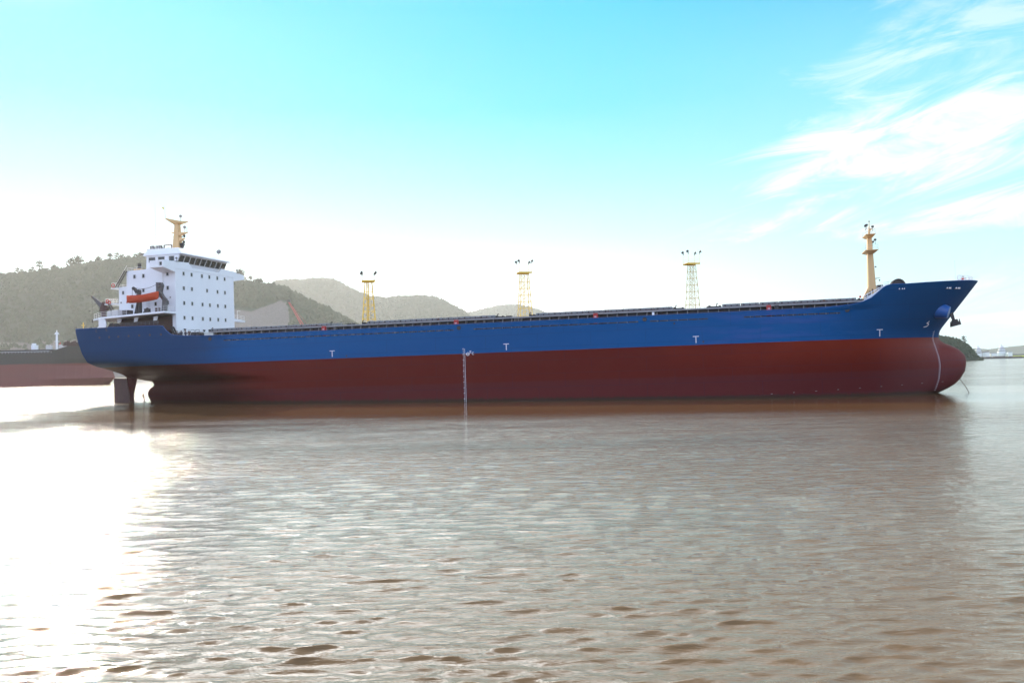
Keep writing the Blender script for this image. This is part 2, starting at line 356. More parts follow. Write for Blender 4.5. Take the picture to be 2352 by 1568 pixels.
# ------------------------------------------------------------------ hills
def hill(name, ridge, y_ridge, front, back, mat, step=6, rough=1.5, seed=0, base=0):
    x0, x1 = ridge[0][0], ridge[-1][0]; nx = int((x1-x0)/step)+1; vs = [i/14 for i in range(15)]; vb = [i/6 for i in range(1, 7)]
    mb = MB(); rows = []
    def prof(x): return interp(x, ridge)
    for v in vs+[1+q for q in vb]:
        row = []
        for i in range(nx+1):
            x = x0+(x1-x0)*i/nx; h = prof(x)
            wob = 18*noise.noise(Vector((x*.012, v*2.2+seed, seed)))
            if v <= 1: y = y_ridge-front*(1-v)*(1+.18*noise.noise(Vector((x*.01, seed, 3)))); z = base+(h-base)*math.sin(v*PI/2)**.85
            else: y = y_ridge+back*(v-1); z = base-2+(h-base+2)*math.cos((v-1)*PI/2)
            if 0 < v < 1: z += wob*.45*math.sin(v*PI); y += wob*.4
            z += rough*noise.noise(Vector((x*.07, y*.07, seed+5)))*(1 if v > .02 else 0)
            row.append((x, y, z))
        rows.append(row)
    nv = len(rows); 
    for r in rows: mb.v += r
    m_ = nx+1
    for j in range(nv-1):
        for i in range(nx): mb.f.append((j*m_+i, j*m_+i+1, (j+1)*m_+i+1, (j+1)*m_+i))
    o = mb.obj(name, mat, smooth=True); o['kind'] = 'structure'
    return rows[:15]
HM = hill_mat(True); HM2 = hill_mat(False)
r1 = [(-1866.6, 149.5), (-1493.4, 197.5), (-1194.6, 217.5), (-1101.4, 224.1), (-1061.4, 226.8), (-978.6, 234.8), (-917.4, 245.5), (-848.0, 253.5), (-802.6, 258.8), (-730.6, 250.8), (-653.4, 224.1), (-592.0, 200.1), (-541.4, 191.1), (-493.4, 184.1), (-456.0, 158.8), (-405.4, 136.1), (-357.4, 109.5), (-314.6, 82.8), (-253.4, 37.5), (-186.6, -7.9)]
rows1 = hill('hill', r1, 2000, 360, 600, HM, 11, 4.5, 1)
r2 = [(-1866.7, 285.3), (-1390.0, 445.0), (-1236.7, 478.0), (-1213.3, 495.6), (-1140.0, 491.3), (-1023.3, 497.6), (-973.3, 490.6), (-920.0, 463.0), (-853.3, 423.6), (-823.3, 413.3), (-763.3, 388.3), (-716.7, 387.0), (-670.0, 378.6), (-613.3, 385.0), (-496.7, 387.3), (-413.3, 380.6), (-343.3, 345.3), (-256.7, 295.0), (-183.3, 237.6), (33.3, 85.3), (200.0, -11.4)]
rows2 = hill('hill', r2, 5000, 1200, 1000, HM2, 28, 10.0, 2)
r3 = [(-1076.0, 181.4), (-489.1, 393.3), (-384.8, 435.7), (-296.7, 448.1), (-120.7, 484.4), (-42.4, 497.3), (65.2, 491.2), (169.5, 463.8), (238.1, 444.3), (453.3, 354.3), (586.9, 337.9), (782.6, 370.5), (880.5, 383.6), (978.3, 354.3), (1369.5, 181.4), (1695.7, -11.0)]
rows3 = hill('hill', r3, 7500, 1000, 1000, HM2, 44, 10.0, 3)
r4 = [(380, 1), (440, 22), (530, 29), (569, 31.5), (580, 30), (594, 25.9), (603, 21.5), (609, 16.5), (613, 9.5), (618, 1)]
rows4 = hill('hill', r4, 1200, 20, 60, HM2, 3, 1.0, 4)
r5 = [(-5653.8, 400.0), (-4038.5, 190.0), (-1615.4, 93.1), (0.0, 60.8), (1453.8, 36.5), (2746.2, 44.6), (3553.8, 73.6), (4153.2, 93.1), (4269.5, 72.1), (4426.2, 60.8), (4591.0, 75.3), (4857.5, 102.8), (5330.8, 141.5), (6138.5, 238.4), (7107.7, 157.6), (8400.0, 60.8)]
hill('hill', r5, 8400, 500, 700, HM2, 80, 8, 5)

# tree canopy: many small irregular crowns on the slopes (one mass of forest)
def canopy(name, rows, n, r0, r1_, seed, skip=None, vmin=0.0, vpow=.7, mat='leaf'):
    rs = random.Random(seed); mb = MB(); nv = len(rows); nx = len(rows[0])
    for _ in range(n):
        v = (vmin+(1-vmin)*rs.random()**vpow)*(nv-1.001); u = rs.random()*(nx-1.001); j, i = int(v), int(u); a, b = v-j, u-i
        p = (Vector(rows[j][i])*(1-a)*(1-b)+Vector(rows[j+1][i])*a*(1-b)+Vector(rows[j][i+1])*(1-a)*b+Vector(rows[j+1][i+1])*a*b)
        if skip and skip(p): continue
        r = rs.uniform(r0, r1_); k = len(mb.v); m_ = 6
        mb.v.append((p.x+rs.uniform(-.3, .3)*r, p.y, p.z+r*rs.uniform(1.0, 1.7)))
        for lv, (hh, rr) in enumerate(((.75, .7), (-.1, 1.0))):
            for q in range(m_):
                t = 2*PI*(q+lv*.5+rs.random()*.4)/m_; e = rr*r*rs.uniform(.7, 1.25); mb.v.append((p.x+e*math.cos(t), p.y+e*math.sin(t), p.z+hh*r*rs.uniform(.7, 1.3)))
        for q in range(m_):
            q2 = (q+1) % m_; mb.f.append((k, k+1+q, k+1+q2)); mb.f.append((k+1+q, k+7+q, k+7+q2, k+1+q2))
    me = mb.mesh(name, M[mat], recalc=False); o = bpy.data.objects.new(name, me); COL.objects.link(o); o['kind'] = 'stuff'; o['label'] = 'dense woodland covering the hillside'; return o
QT = [(-599.5, 70.9), (-580.5, 109.1), (-550.5, 130.9), (-517.8, 125.4), (-493.2, 139.1), (-479.7, 152.6), (-466.0, 147.2), (-446.9, 103.5), (-427.8, 16.5)]
inq = lambda p: -600 < p.x < -428 and p.z < interp(p.x, QT)+2
canopy('forest', rows1, 11000, 3.6, 7.6, 11, inq)
canopy('forest', rows2, 9000, 6, 13, 12)
canopy('forest', rows3, 2800, 10, 18, 13, vmin=.4)
canopy('forest', rows4, 1500, 1.5, 3.0, 14)
for o in COL.objects:
    if o.name.startswith('forest'):
        o['label'] = {'forest': 'dense woodland covering the near left hill', 'forest.001': 'woodland on the long rounded hill in the middle', 'forest.002': 'woodland on the farthest low hill', 'forest.003': 'dark woodland on the small headland beyond the bow'}[o.name]

# individual trees on the skyline
def make_tree(h, seed, spread=.32, sparse=False):
    rs = random.Random(seed); tr = MB(); lf = MB()
    tr.tube((0, 0, -1.2), (0, 0, h*.55), .028*h, .018*h, 6, False); top = Vector((rs.uniform(-.05, .05)*h, 0, h)); tr.tube((0, 0, h*.55), tuple(top), .018*h, .004*h, 5, False)
    centres = []
    for i in range(9 if sparse else 13):
        z = h*rs.uniform(.38, .95); a = rs.random()*2*PI; l = spread*h*(1.15-z/h)*rs.uniform(.6, 1.25)+.05*h
        e = Vector((math.cos(a)*l, math.sin(a)*l, z+l*rs.uniform(.0, .4))); tr.tube((0, 0, z-.03*h), tuple(e), .009*h, .003*h, 4, False); centres.append((e, l))
    centres.append((top, .12*h))
    for c, l in centres:
        for _ in range(16 if sparse else 26):
            d = Vector((rs.gauss(0, 1), rs.gauss(0, 1), rs.gauss(0, .55)))*(.055*h+.22*l); p = c+d; r = h*rs.uniform(.035, .085)
            n = Vector((rs.gauss(0, 1), rs.gauss(0, 1), rs.gauss(0, 1))).normalized(); u = n.orthogonal().normalized(); v = n.cross(u)
            lf.quad(p+u*r, p+v*r*.6, p-u*r*.9, p-v*r*.7)
    return tr.mesh('trunk', M['bark'], recalc=False), lf.mesh('crown', M['leaf2'], recalc=False)
TM = [make_tree(1.0*hh, s, sp, spz) for s, (hh, sp, spz) in enumerate([(10, .3, True), (12, .34, False), (8, .45, False), (13, .24, True), (7, .5, True)])]
ORD = ['first', 'second', 'third', 'fourth', 'fifth', 'sixth', 'seventh', 'eighth', 'ninth', 'tenth', 'eleventh', 'twelfth', 'thirteenth', 'fourteenth', 'fifteenth', 'sixteenth', 'seventeenth', 'eighteenth', 'nineteenth', 'twentieth', 'twenty-first', 'twenty-second', 'twenty-third', 'twenty-fourth', 'twenty-fifth', 'twenty-sixth', 'twenty-seventh', 'twenty-eighth', 'twenty-ninth', 'thirtieth', 'thirty-first', 'thirty-second', 'thirty-third', 'thirty-fourth', 'thirty-fifth', 'thirty-sixth', 'thirty-seventh', 'thirty-eighth', 'thirty-ninth', 'fortieth']
KIND = ['thin sparse tree', 'full rounded tree', 'low spreading tree', 'tall narrow open tree', 'small wide sparse tree']
def put_tree(x, y, z, k, s, label, group):
    t = thing('tree', label, 'tree', (x, y, z), group); t.scale = (s, s, s); t.rotation_euler = (0, 0, rnd()*6.3)
    for nm, me in zip(('trunk', 'crown'), TM[k]):
        o = bpy.data.objects.new(nm, me); COL.objects.link(o); o.parent = t
xs = sorted([-1189+i*13.1+random.uniform(-4.4, 4.4) for i in range(33)])
for i, x in enumerate(xs):
    k = random.choice([0, 0, 1, 2, 3, 3, 4]); dens = 2.0 if x < -1060 else 2.9
    put_tree(x, 1999+random.uniform(-3, 3), interp(x, r1)-2.0, k, dens*random.uniform(.55, .95), f'{KIND[k]} on the left hill skyline, {ORD[i]} from the left', 'trees along the left hill skyline')
xs = [-603, -594, -578, -571, -563, -556, -546, -536, -528, -517]
for i, x in enumerate(xs):
    k = [1, 3, 0, 0, 2, 1, 4, 2, 1, 2][i]
    put_tree(x, 1999, interp(x, r1)-1.5, k, [2.4, 1.6, 2.0, 1.4, 2.1, 1.5, 1.6, 1.4, 1.2, 1.1][i], f'{KIND[k]} on the ridge right of the bridge wing, {ORD[i]} from it', 'trees on the ridge right of the bridge')
for i, (x, s) in enumerate([(568, .35), (583, .4), (596, .35), (601.5, .7), (607, .4)]):
    put_tree(x, 1199, interp(x, r4)-1, [1, 2, 1, 3, 2][i], s*1.2, f'{KIND[[1,2,1,3,2][i]]} on the dark headland beyond the bow, {ORD[i]} from its left', 'trees on the headland beyond the bow')

# ================================================================== THE CARGO SHIP
yaw = rad(-14.4); pit = rad(.7)
Rz = Matrix.Rotation(yaw, 4, 'Z'); Ry = Matrix.Rotation(-pit, 4, 'Y')
ORG = Vector((0, 160, 0))+Rz @ Vector((0, 13.5, 0))
SHIP = Matrix.Translation(ORG) @ Rz @ Ry
ship = thing('cargo_ship', 'large empty bulk carrier with blue topsides, red bottom and white bridge house aft', 'ship', mw=SHIP)
YC, HB = 1.5, 15.0
XB = [(-3, 66), (-1.4, 71.2), (-.75, 72.6), (.25, 74.6), (1.29, 75.8), (2.82, 76.75), (4.34, 77.0), (5.45, 76.85), (6.46, 76.0), (7.18, 74.85), (7.65, 73.7), (8.24, 72.95), (8.95, 72.8), (10, 73.1), (13, 75.45), (18, 79.2)]
XA = [(-3, -84), (1, -85), (2.6, -85.8), (3.8, -85.5), (4.6, -84), (5.5, -84.6), (6.0, -87.5), (6.6, -90.6), (8.6, -90.4), (9.7, -90.8), (14, -92.3), (17, -92.8)]
TR = [(-3, 0), (6.3, 0), (7.2, .12), (8.2, .42), (9.0, .68), (9.8, .82), (11.5, .87), (17, .88)]
ZT = [(-93, 16.75), (-71.2, 16.5), (-70.7, 16.1), (-70.1, 15.35), (-69.3, 14.75), (-68.3, 14.42), (-66.5, 14.28), (-62, 14.1), (-57, 14.0), (50, 14.0), (54, 14.08), (57, 14.33), (58.7, 14.62), (60.2, 15.25), (61.4, 16.2), (62.3, 17.0), (63, 17.3), (66, 17.35), (80, 18.0)]
zt = lambda x: interp(x, ZT); xb = lambda z: interp(z, XB); xa = lambda z: interp(z, XA)
def hb(x, z):
    s = max(0, min(1, (x-xa(z))/interp(z, [(0, 46), (6, 38), (9, 26), (12, 20), (17, 17)]))); tr = interp(z, TR); e = interp(z, [(0, 1.5), (6, 1.15), (9, .95), (14, .8)])
    a = tr+(1-tr)*math.sin(s*PI/2)**e
    xs_ = xb(z) if z > 8.9 else 72.8-.18*(8.9-z); L = interp(z, [(0, 33), (9, 27), (18, 25)])
    q = max(0, min(1, (xs_-x)/L)); k = interp(z, [(0, .82), (8, .72), (13, .60), (18, .5)]); f = (1-(1-q)**2.1)**k
    y = HB*a*f
    if z < 8.9 and x > 56:
        x0 = 66; xe = xb(z); zz = (z-3.2)/(5.6 if z > 3.2 else 6.5); wz = math.sqrt(max(0, 1-abs(zz)**2.3)); 
        qq = max(0, min(1, (x-x0)/max(.01, xe-x0))); b = 3.9*wz*math.sqrt(max(0, 1-qq**2.2))*sstep(x, 54, 64)
        p = 2.2; y = (y**p+b**p)**(1/p)
    if x >= xb(z)-1e-6: y = 0
    return y
hy = lambda x, z: YC-hb(x, z)

SLOTS = [(-57.5, -10.7), (-6.95, 22.6), (24.6, 34.3), (40.2, 55.4)]
mid = set([-60.0, 57.0])
posts = []
for a, b in SLOTS:
    mid |= {a, b}; n = max(1, round((b-a)/1.75))
    for i in range(1, n):
        p = a+(b-a)*i/n; mid |= {round(p-.06, 3), round(p+.06, 3)}; posts.append(p)
mid = sorted(mid)
zn = [-3, -2.2, -1.6, -1.2, -.8, -.4, 0, .5, 1.0, 1.6, 2.2, 2.8, 3.4, 4, 4.4, 4.8, 5.2, 5.5, 5.8, 6.1, 6.4, 6.7, 7, 7.3, 7.6, 7.9, 8.2, 8.45, 8.71, 8.95, 9.3, 9.8, 10.4, 11, 11.7, 12.3, 12.93, 13.16, 13.5, 14.2, 15, 16, 17, 18]
NA, NF = 60, 54
def row_x(z):
    A = xa(min(z, 17)); Bx = xb(z)
    aft = [A+(-60-A)*(1-math.cos(PI/2*i/NA)) for i in range(NA)]
    fwd = [57+(Bx-57)*math.sin(PI/2*i/NF) for i in range(1, NF+1)]
    return aft+mid+fwd
def build_hull():
    mb = MB(); nr = len(zn); cols = len(row_x(0)); idx = {}
    for side in (-1, 1):
        for j, z in enumerate(zn):
            for i, x in enumerate(row_x(z)):
                zz = z if z <= 13.5 else 13.5+(z-13.5)/4.5*(zt(x)-13.5)
                y = 0 if i == cols-1 else hb(x, z)
                idx[side, j, i] = len(mb.v); mb.v.append((x, YC+side*y, zz))
    X0 = row_x(13)
    js = zn.index(12.93)
    for side in (-1, 1):
        for j in range(nr-1):
            for i in range(cols-1):
                if j == js and NA <= i < NA+len(mid)-1:
                    xm = (X0[i]+X0[i+1])/2
                    if any(a < xm < b for a, b in SLOTS) and not any(abs(xm-p) < .061 for p in posts): continue
                q = (idx[side, j, i], idx[side, j, i+1], idx[side, j+1, i+1], idx[side, j+1, i])
                mb.f.append(q if side < 0 else q[::-1])
    for j in range(nr-1): mb.f.append((idx[-1, j, 0], idx[-1, j+1, 0], idx[1, j+1, 0], idx[1, j, 0]))
    for i in range(cols-1): mb.f.append((idx[-1, 0, i], idx[1, 0, i], idx[1, 0, i+1], idx[-1, 0, i+1]))
    return mb
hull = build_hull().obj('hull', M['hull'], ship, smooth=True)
# bulwark cap rail and rubbing edge
mb = MB(); X = row_x(18)[:-1]
pts = [(x, 0) for x in X]
for side in (-1, 1):
    prev = None
    for x in sorted(set(X)):
        z = zt(x); y = YC+side*(hb(x, max(13.9, min(18, z))) ); p = (x, y, z)
        if prev and (p[0]-prev[0]) > .02: mb.hexa([(prev[0], prev[1]-.09, prev[2]), (p[0], p[1]-.09, p[2]), (p[0], p[1]+.09, p[2]), (prev[0], prev[1]+.09, prev[2]), (prev[0], prev[1]-.09, prev[2]+.07), (p[0], p[1]-.09, p[2]+.07), (p[0], p[1]+.09, p[2]+.07), (prev[0], prev[1]+.09, prev[2]+.07)])
        prev = p
mb.obj('bulwark_rail', M['blue'], ship)
# decks
def deck(x0, x1, z, name, mat=None, n=24):
    mb = MB()
    for i in range(n):
        a, b = x0+(x1-x0)*i/n, x0+(x1-x0)*(i+1)/n; ya, yb = max(.05, hb(a, z)-.15), max(.05, hb(b, z)-.15)
        mb.hexa([(a, YC-ya, z-.08), (b, YC-yb, z-.08), (b, YC+yb, z-.08), (a, YC+ya, z-.08), (a, YC-ya, z), (b, YC-yb, z), (b, YC+yb, z), (a, YC+ya, z)])
    return mb.obj(name, mat or M['brown'], ship)
deck(-70, 61.5, 12.84, 'main_deck', n=60); deck(-90.5, -70, 15.5, 'poop_deck'); deck(61.5, 77, 16.3, 'forecastle_deck')
MB().box((-70.2, -11.5, 12.8), (-69.9, 14.5, 15.5)).obj('poop_bulkhead', M['white2'], ship)
mb = MB(); mb.box((61.3, -11.0, 12.8), (61.6, 14, 16.3)); mb.obj('forecastle_bulkhead', M['white2'], ship)

# rudder, horn, propeller boss
mb = MB(); pr = [(-94.1, -3.5), (-94.1, 6.55), (-90.9, 6.4), (-90.2, 3.0), (-90.0, -3.5)]
mb.prism(pr, 1, YC-.35, YC+.35); mb.obj('rudder', M['brown'], ship, bevel=.15)
mb = MB(); mb.prism([(-90.85, 6.7), (-90.1, 3.0), (-89.9, -1), (-89.3, -1), (-89.45, 2.8), (-88.7, 5.6), (-88.4, 6.6)], 1, YC-.28, YC+.28); mb.obj('rudder_horn', M['hull'], ship)
mb = MB(); pz = .25; mb.tube((-85.2, YC, pz), (-87.2, YC, pz), .75, .3, 12)
for k in range(4):
    a = k*PI/2+.25; c_, s_ = math.cos(a), math.sin(a)
    def bp_(x, r, w__): return (x, YC+c_*r-s_*w__, pz+s_*r+c_*w__)
    mb.hexa([bp_(-86.6, .4, -.3), bp_(-86.3, .4, .3), bp_(-86.35, 2.7, .5), bp_(-86.75, 2.7, -.6), bp_(-86.5, .4, -.3), bp_(-86.2, .4, .3), bp_(-86.28, 2.7, .5), bp_(-86.68, 2.7, -.6)])
mb.obj('propeller', M['brown'], ship)

# ---- painted marks, lying on the plating
def strip(mb, x0, z0, x1, z1, w_, off=.03):
    """thin painted stroke on the starboard plating"""
    d = Vector((x1-x0, z1-z0)); L = d.length; d /= L; n = Vector((-d.y, d.x))*w_/2; k = max(1, int(L/1.0))
    for i in range(k):
        a = Vector((x0, z0))+d*L*i/k; b = Vector((x0, z0))+d*L*(i+1)/k; P = []
        for q in (a-n, b-n, b+n, a+n): P.append((q.x, hy(q.x, q.y)-off, q.y))
        P2 = [(p[0], p[1]+off*.8, p[2]) for p in P]; mb.hexa(P2+P)
for x in (-34.7, -.95, 32.2, 61.7):
    mb = MB(); strip(mb, x-.5, 10.15, x+.5, 10.15, .12); strip(mb, x, 10.07, x, 9.05, .13, .035); mb.obj('tug_mark', M['mark'], ship)
mb = MB(); strip(mb, -8.72, 9.6, -8.72, -.2, .055); z = 9.6; k = 0
while z > -.2:
    if k % 5 == 0: strip(mb, -9.12, z, -8.9, z, .09)
    else: strip(mb, -9.03, z, -8.92, z, .07)
    z -= .2; k += 1
mb.obj('draft_scale', M['mark'], ship)
mb = MB()
for i in range(16):
    a, b = 2*PI*i/16, 2*PI*(i+1)/16; strip(mb, -8.15+.26*math.cos(a), 8.62+.26*math.sin(a), -8.15+.26*math.cos(b), 8.62+.26*math.sin(b), .10)
strip(mb, -8.55, 8.62, -7.8, 8.62, .09, .04)
# letters Z C beside the load line ring
strip(mb, -7.85, 9.14, -7.5, 9.14, .08); strip(mb, -7.5, 9.14, -7.85, 8.84, .08); strip(mb, -7.85, 8.84, -7.5, 8.84, .08)
strip(mb, -7.0, 8.88, -7.32, 8.88, .08); strip(mb, -7.32, 8.88, -7.32, 8.52, .08); strip(mb, -7.32, 8.52, -7.0, 8.52, .08)
mb.obj('load_line_mark', M['mark'], ship)
mb = MB()   # bow draft figures following the stem
pv_ = None
for q in range(40):
    z_ = 9.9-10.2*q/39; x_ = interp(z_, [(-.4, 71.3), (1.7, 71.9), (3.9, 72.15), (5.4, 72.0), (7.1, 71.6), (8.5, 71.2), (9.9, 71.4)])+.13
    if pv_: strip(mb, pv_[0], pv_[1], x_, z_, .02)
    pv_ = (x_, z_)
dz = 9.9
while dz > -.4:
    x = interp(dz, [(-.4, 71.3), (1.7, 71.9), (3.9, 72.15), (5.4, 72.0), (7.1, 71.6), (8.5, 71.2), (9.9, 71.4)])
    strip(mb, x-.13, dz, x+.13, dz, .05); dz -= .34
mb.obj('bow_draft_marks', M['mark'], ship)
mb = MB()   # bulb symbol
P = [(70.2, 11.35), (69.75, 11.0), (70.15, 10.98), (70.1, 10.75), (69.75, 10.5), (69.25, 10.42)]
for a, b in zip(P, P[1:]): strip(mb, a[0], a[1], b[0], b[1], .12)
mb.obj('bulb_mark', M['mark'], ship)
for i in range(9):
    x = 44+i*3.55; mb = MB(); strip(mb, x, .15+i*.12, x+.3, .17+i*.12, .06); mb.obj('hull_anode', M['stay'], ship)
# shell scuppers / hawse holes along the side
def hole(x, z, r=.28, mat='dark', inner=None, name='fairlead'):
    y = hy(x, z); mb = MB(); mb.torus((x, y, z), r, .07, 1, 14, 6); o = mb.obj(name, M['dark'], ship)
    m2 = MB(); m2.tube((x, y-.03, z), (x, y+.1, z), r*.95, r*.95, 12); m2.obj('hole', M[mat], o)
for x, z in [(-86.8, 16.1), (-84.2, 16.25)]: hole(x, z)
for x in (-86.2, -83.7, -81.4, -78.9, -76.4, -73.9, -71.4): hole(x, 14.75, .17, name='porthole')
for x, z in [(-9.7, 13.38), (23.7, 13.42), (56.5, 13.5), (-60.5, 13.45)]: hole(x, z, .32)
for x, z in [(-31.8, 9.1), (33.4, 9.2), (28.7, 12.5)]: hole(x, z, .10, name='scupper')
for xa_, xb_ in [(64.3, 65.6), (72.3, 73.3), (73.9, 75.0)]:
    z = 16.75; f = MB(); n = 3; ya, yb = hy(xa_, z), hy(xb_, z)
    def fp(t, dz_, o): return (lerp(xa_, xb_, t), lerp(ya, yb, t)-o, z+dz_)
    f.hexa([fp(0, -.34, .02), fp(1, -.34, .02), fp(1, -.34, -.15), fp(0, -.34, -.15), fp(0, .34, .02), fp(1, .34, .02), fp(1, .34, -.15), fp(0, .34, -.15)])
    fo = f.obj('mooring_fairlead', M['dark'], ship)
    for t in (.30, .66, .9):
        r = MB(); c = fp(t, 0, .04); r.tube((c[0], c[1], c[2]-.26), (c[0], c[1], c[2]+.26), .13, .13, 8); r.obj('sky_gap', M['white'], fo)  # white cylinders stand in for bright sky showing through the fairlead openings

# ---- hatches and coaming
mb = MB(); mb.box((-62.8, -8.7, 12.85), (59.6, 11.7, 15.0)); mb.obj('hatch_coaming', M['steel'], ship)
mb = MB(); mb.box((-63.0, -10.1, 14.86), (59.8, -8.70, 15.1)); mb.obj('coaming_bar', M['rail'], ship)
x = -62.0; st_me = MB().prism([(-8.72, 12.9), (-10.05, 12.9), (-10.05, 13.3), (-9.75, 14.86), (-8.72, 14.86)], 0, -.05, .05).mesh('coaming_stay', M['stay'])
while x < 59.5:
    o = bpy.data.objects.new('coaming_stay', st_me); COL.objects.link(o); o.parent = ship; o.location = (x, 0, 0); x += 1.75
rs = random.Random(5)
def cover(x0, x1, lowa=0, lowb=0):
    c = MB(); n = max(3, round((x1-x0)/3.2)); o = None
    c.box((x0, -9.4, 15.1), (x1, 12.2, 15.18)); o = c.obj('hatch_cover', M['cover'], ship)
    for i in range(n):
        a, b = x0+(x1-x0)*i/n+.05, x0+(x1-x0)*(i+1)/n-.05
        p = MB(); p.box((a, -9.7, 15.18), (b, 12.5, 15.62)); p.obj('cover_panel', M['cover'], o, bevel=.04)
        q = MB(); q.box((a+.4, -9.85, 15.2), (a+.6, -9.7, 15.5)); q.box((b-.6, -9.82, 15.25), (b-.45, -9.7, 15.45)); q.tube(((a+b)/2, -9.8, 15.12), ((a+b)/2, -9.8, 15.4), .09, .09, 6); q.obj('cleats', M['dark'], o)
    g = MB(); g.prism([(x0, 15.1), (x1, 15.1), (x1-1.5, 15.26), (x0+1.5, 15.16)], 1, -9.95, -9.72); g.obj('cover_track', M['brown'], o)
    return o
cover(-62.8, -36.9); cover(-29.2, -3.9); cover(3.7, 28.2); cover(36.6, 58.4)
def gear(name, mat, *boxes, tubes=()):
    g = MB()
    for b in boxes: g.box(*b)
    for t in tubes: g.tube(*t)
    return g.obj(name, M[mat], ship, bevel=.03)
def stowage(x0, x1, name='cover_lift_gear'):
    gear(name, 'dark', ((x0, -9.3, 15.1), (x1, -7.6, 15.36)), ((x0+.1, -9.6, 15.1), (x0+.5, -9.2, 15.5)), tubes=(((x0+.3, -9.7, 15.33), (x0+.3, -9.2, 15.33), .2, .2, 10), ((x1-.25, -9.7, 15.3), (x1-.25, -9.2, 15.3), .17, .17, 10)))
for a, b in [(-3.9, -2.2), (28.3, 30.2), (34.2, 36.5), (58.5, 59.8), (-30.4, -29.3), (2.4, 3.6), (-63.4, -62.85)]: stowage(a, b)
def jpipe(x, h=.75, y=-9.5):
    g = MB(); g.path([(x, y, 15.0), (x, y, 15.1+h), (x+.12, y, 15.25+h), (x+.3, y, 15.2+h)], .08, 6); g.obj('vent_pipe', M['dark'], ship)
for x in (-36.7, -30.2, -3.5, 2.6, 28.7, 35.7, -62.6): jpipe(x, .55)
gear('hatch_platform', 'stay', ((-36.2, -9.6, 15.5), (-34.4, -8.2, 15.6)), ((-36.1, -9.5, 15.1), (-35.95, -9.3, 15.5)), ((-34.65, -9.5, 15.1), (-34.5, -9.3, 15.5)))
gear('deck_winch', 'dark', ((-33.5, -9.4, 15.1), (-33.2, -8.4, 15.4)), ((-32.7, -9.4, 15.1), (-32.1, -8.4, 15.45)), tubes=(((-33.2, -9, 15.25), (-32.7, -9, 15.25), .22, .22, 10),))
gear('deck_locker', 'dark', ((-1.9, -9.3, 15.1), (-.9, -8.3, 15.42)))
gear('deck_locker', 'brown', ((34.0, -9.4, 15.1), (34.9, -8.4, 15.36)))
for x in (-35.3, -31.6, .2, .9): 
    g = MB(); g.tube((x, -11.2, 12.9), (x, -11.2, 15.5), .05, .05, 6); g.obj('stanchion', M['stay'], ship)
for x, wd in [(-37.4, .7), (-10.9, .75), (14.9, .75), (44.3, .75)]:
    g = MB(); g.box((x-wd/2, -11.5, 13.2), (x+wd/2, -10.8, 14.98)); o = g.obj('fire_hose_box', M['redpaint'], ship, bevel=.04)
    q = MB(); q.box((x-.18, -11.53, 14.3), (x+.18, -11.505, 14.36)); q.box((x-.2, -11.53, 14.42), (x+.2, -11.505, 14.47)); q.obj('lettering', M['mark'], o)
g = MB(); g.box((45.2, -11.4, 13.2), (45.9, -10.8, 14.9)); g.obj('fire_hose_box', M['dark'], ship, label='black deck box beside the red one')
g = MB(); g.box((24.8, -11.5, 13.9), (25.2, -11.3, 14.7)); g.obj('notice_board', M['white'], ship)

# ---- superstructure
YS0, YS1 = -9.5, 12.0
mb = MB(); mb.prism([(-82.1, 18.9), (-70.67, 18.9), (-70.67, 28.2), (-73.7, 28.9), (-76.6, 28.9), (-77.6, 28.4), (-82.1, 28.3)], 1, YS0, YS1)
acc = mb.obj('accommodation', M['white'], ship)
mb = MB(); mb.box((-84.0, YS0+.004, 18.9), (-82.11, YS1-.004, 25.1)); mb.obj('aft_house', M['white'], ship)
mb = MB(); mb.box((-71.5, YS0, 12.85), (-70.67, YS1, 18.89)); mb.box((-70.66, YS0+.5, 12.85), (-66.5, YS0+7.9, 14.6)); mb.obj('house_base', M['white'], ship)
mb = MB(); mb.box((-84.0, YS0+.2, 15.5), (-71.51, YS1-.2, 18.6)); mb.obj('poop_house', M['brown'], ship)
# bridge wings: one deep parapet girder right across
mb = MB(); W0, W1 = -13.45, 16.3
for (a, b, za0, zb0, za1, zb1) in [(W0, YS0, 28.12, 27.42, 29.56, 29.62), (YS0, -5.0, 28.2, 28.2, 29.62, 29.8), (-5.0, -3.8, 28.2, 28.2, 29.8, 28.8), (-3.8, 6.1, 28.2, 28.2, 28.8, 28.84), (6.1, 7.2, 28.2, 28.2, 28.84, 29.72), (7.2, YS1, 28.2, 28.2, 29.72, 29.6), (YS1, W1, 27.42, 28.1, 29.6, 29.1)]:
    mb.hexa([(-70.9, a, za0), (-70.6, a, za0), (-70.6, b, zb0), (-70.9, b, zb0), (-70.9, a, za1), (-70.6, a, za1), (-70.6, b, zb1), (-70.9, b, zb1)])
mb.obj('bridge_front', M['white'], ship)
mb = MB()
for (o, i) in ((W0, YS0), (W1, YS1)):
    s = 1 if o < 0 else -1
    mb.prism([(o, 28.1), (i, 27.42), (i, 28.3), (o, 28.3)] if s > 0 else [(o, 28.1), (i, 27.42), (i, 28.3), (o, 28.3)], 0, -73.7, -70.91)
    if s > 0:
        mb.box((-73.7, o, 28.3), (-71.7, o+.12, 29.5)); mb.box((-71.7, o, 29.2), (-70.91, o+.12, 29.55)); mb.box((-71.7, o, 28.3), (-70.91, o+.12, 28.45)); 
        mb.box((-73.7, o+.12, 28.3), (-73.6, i, 29.5))
    else: mb.box((-73.7, o-.12, 28.3), (-70.91, o, 29.1)); mb.box((-73.7, i, 28.3), (-73.6, o-.12, 29.3))
mb.obj('bridge_wings', M['white'], ship)
MB().box((-71.68, W0+.3, 28.46), (-70.93, W0+.35, 29.18)).obj('wing_recess', M['glass'], ship)
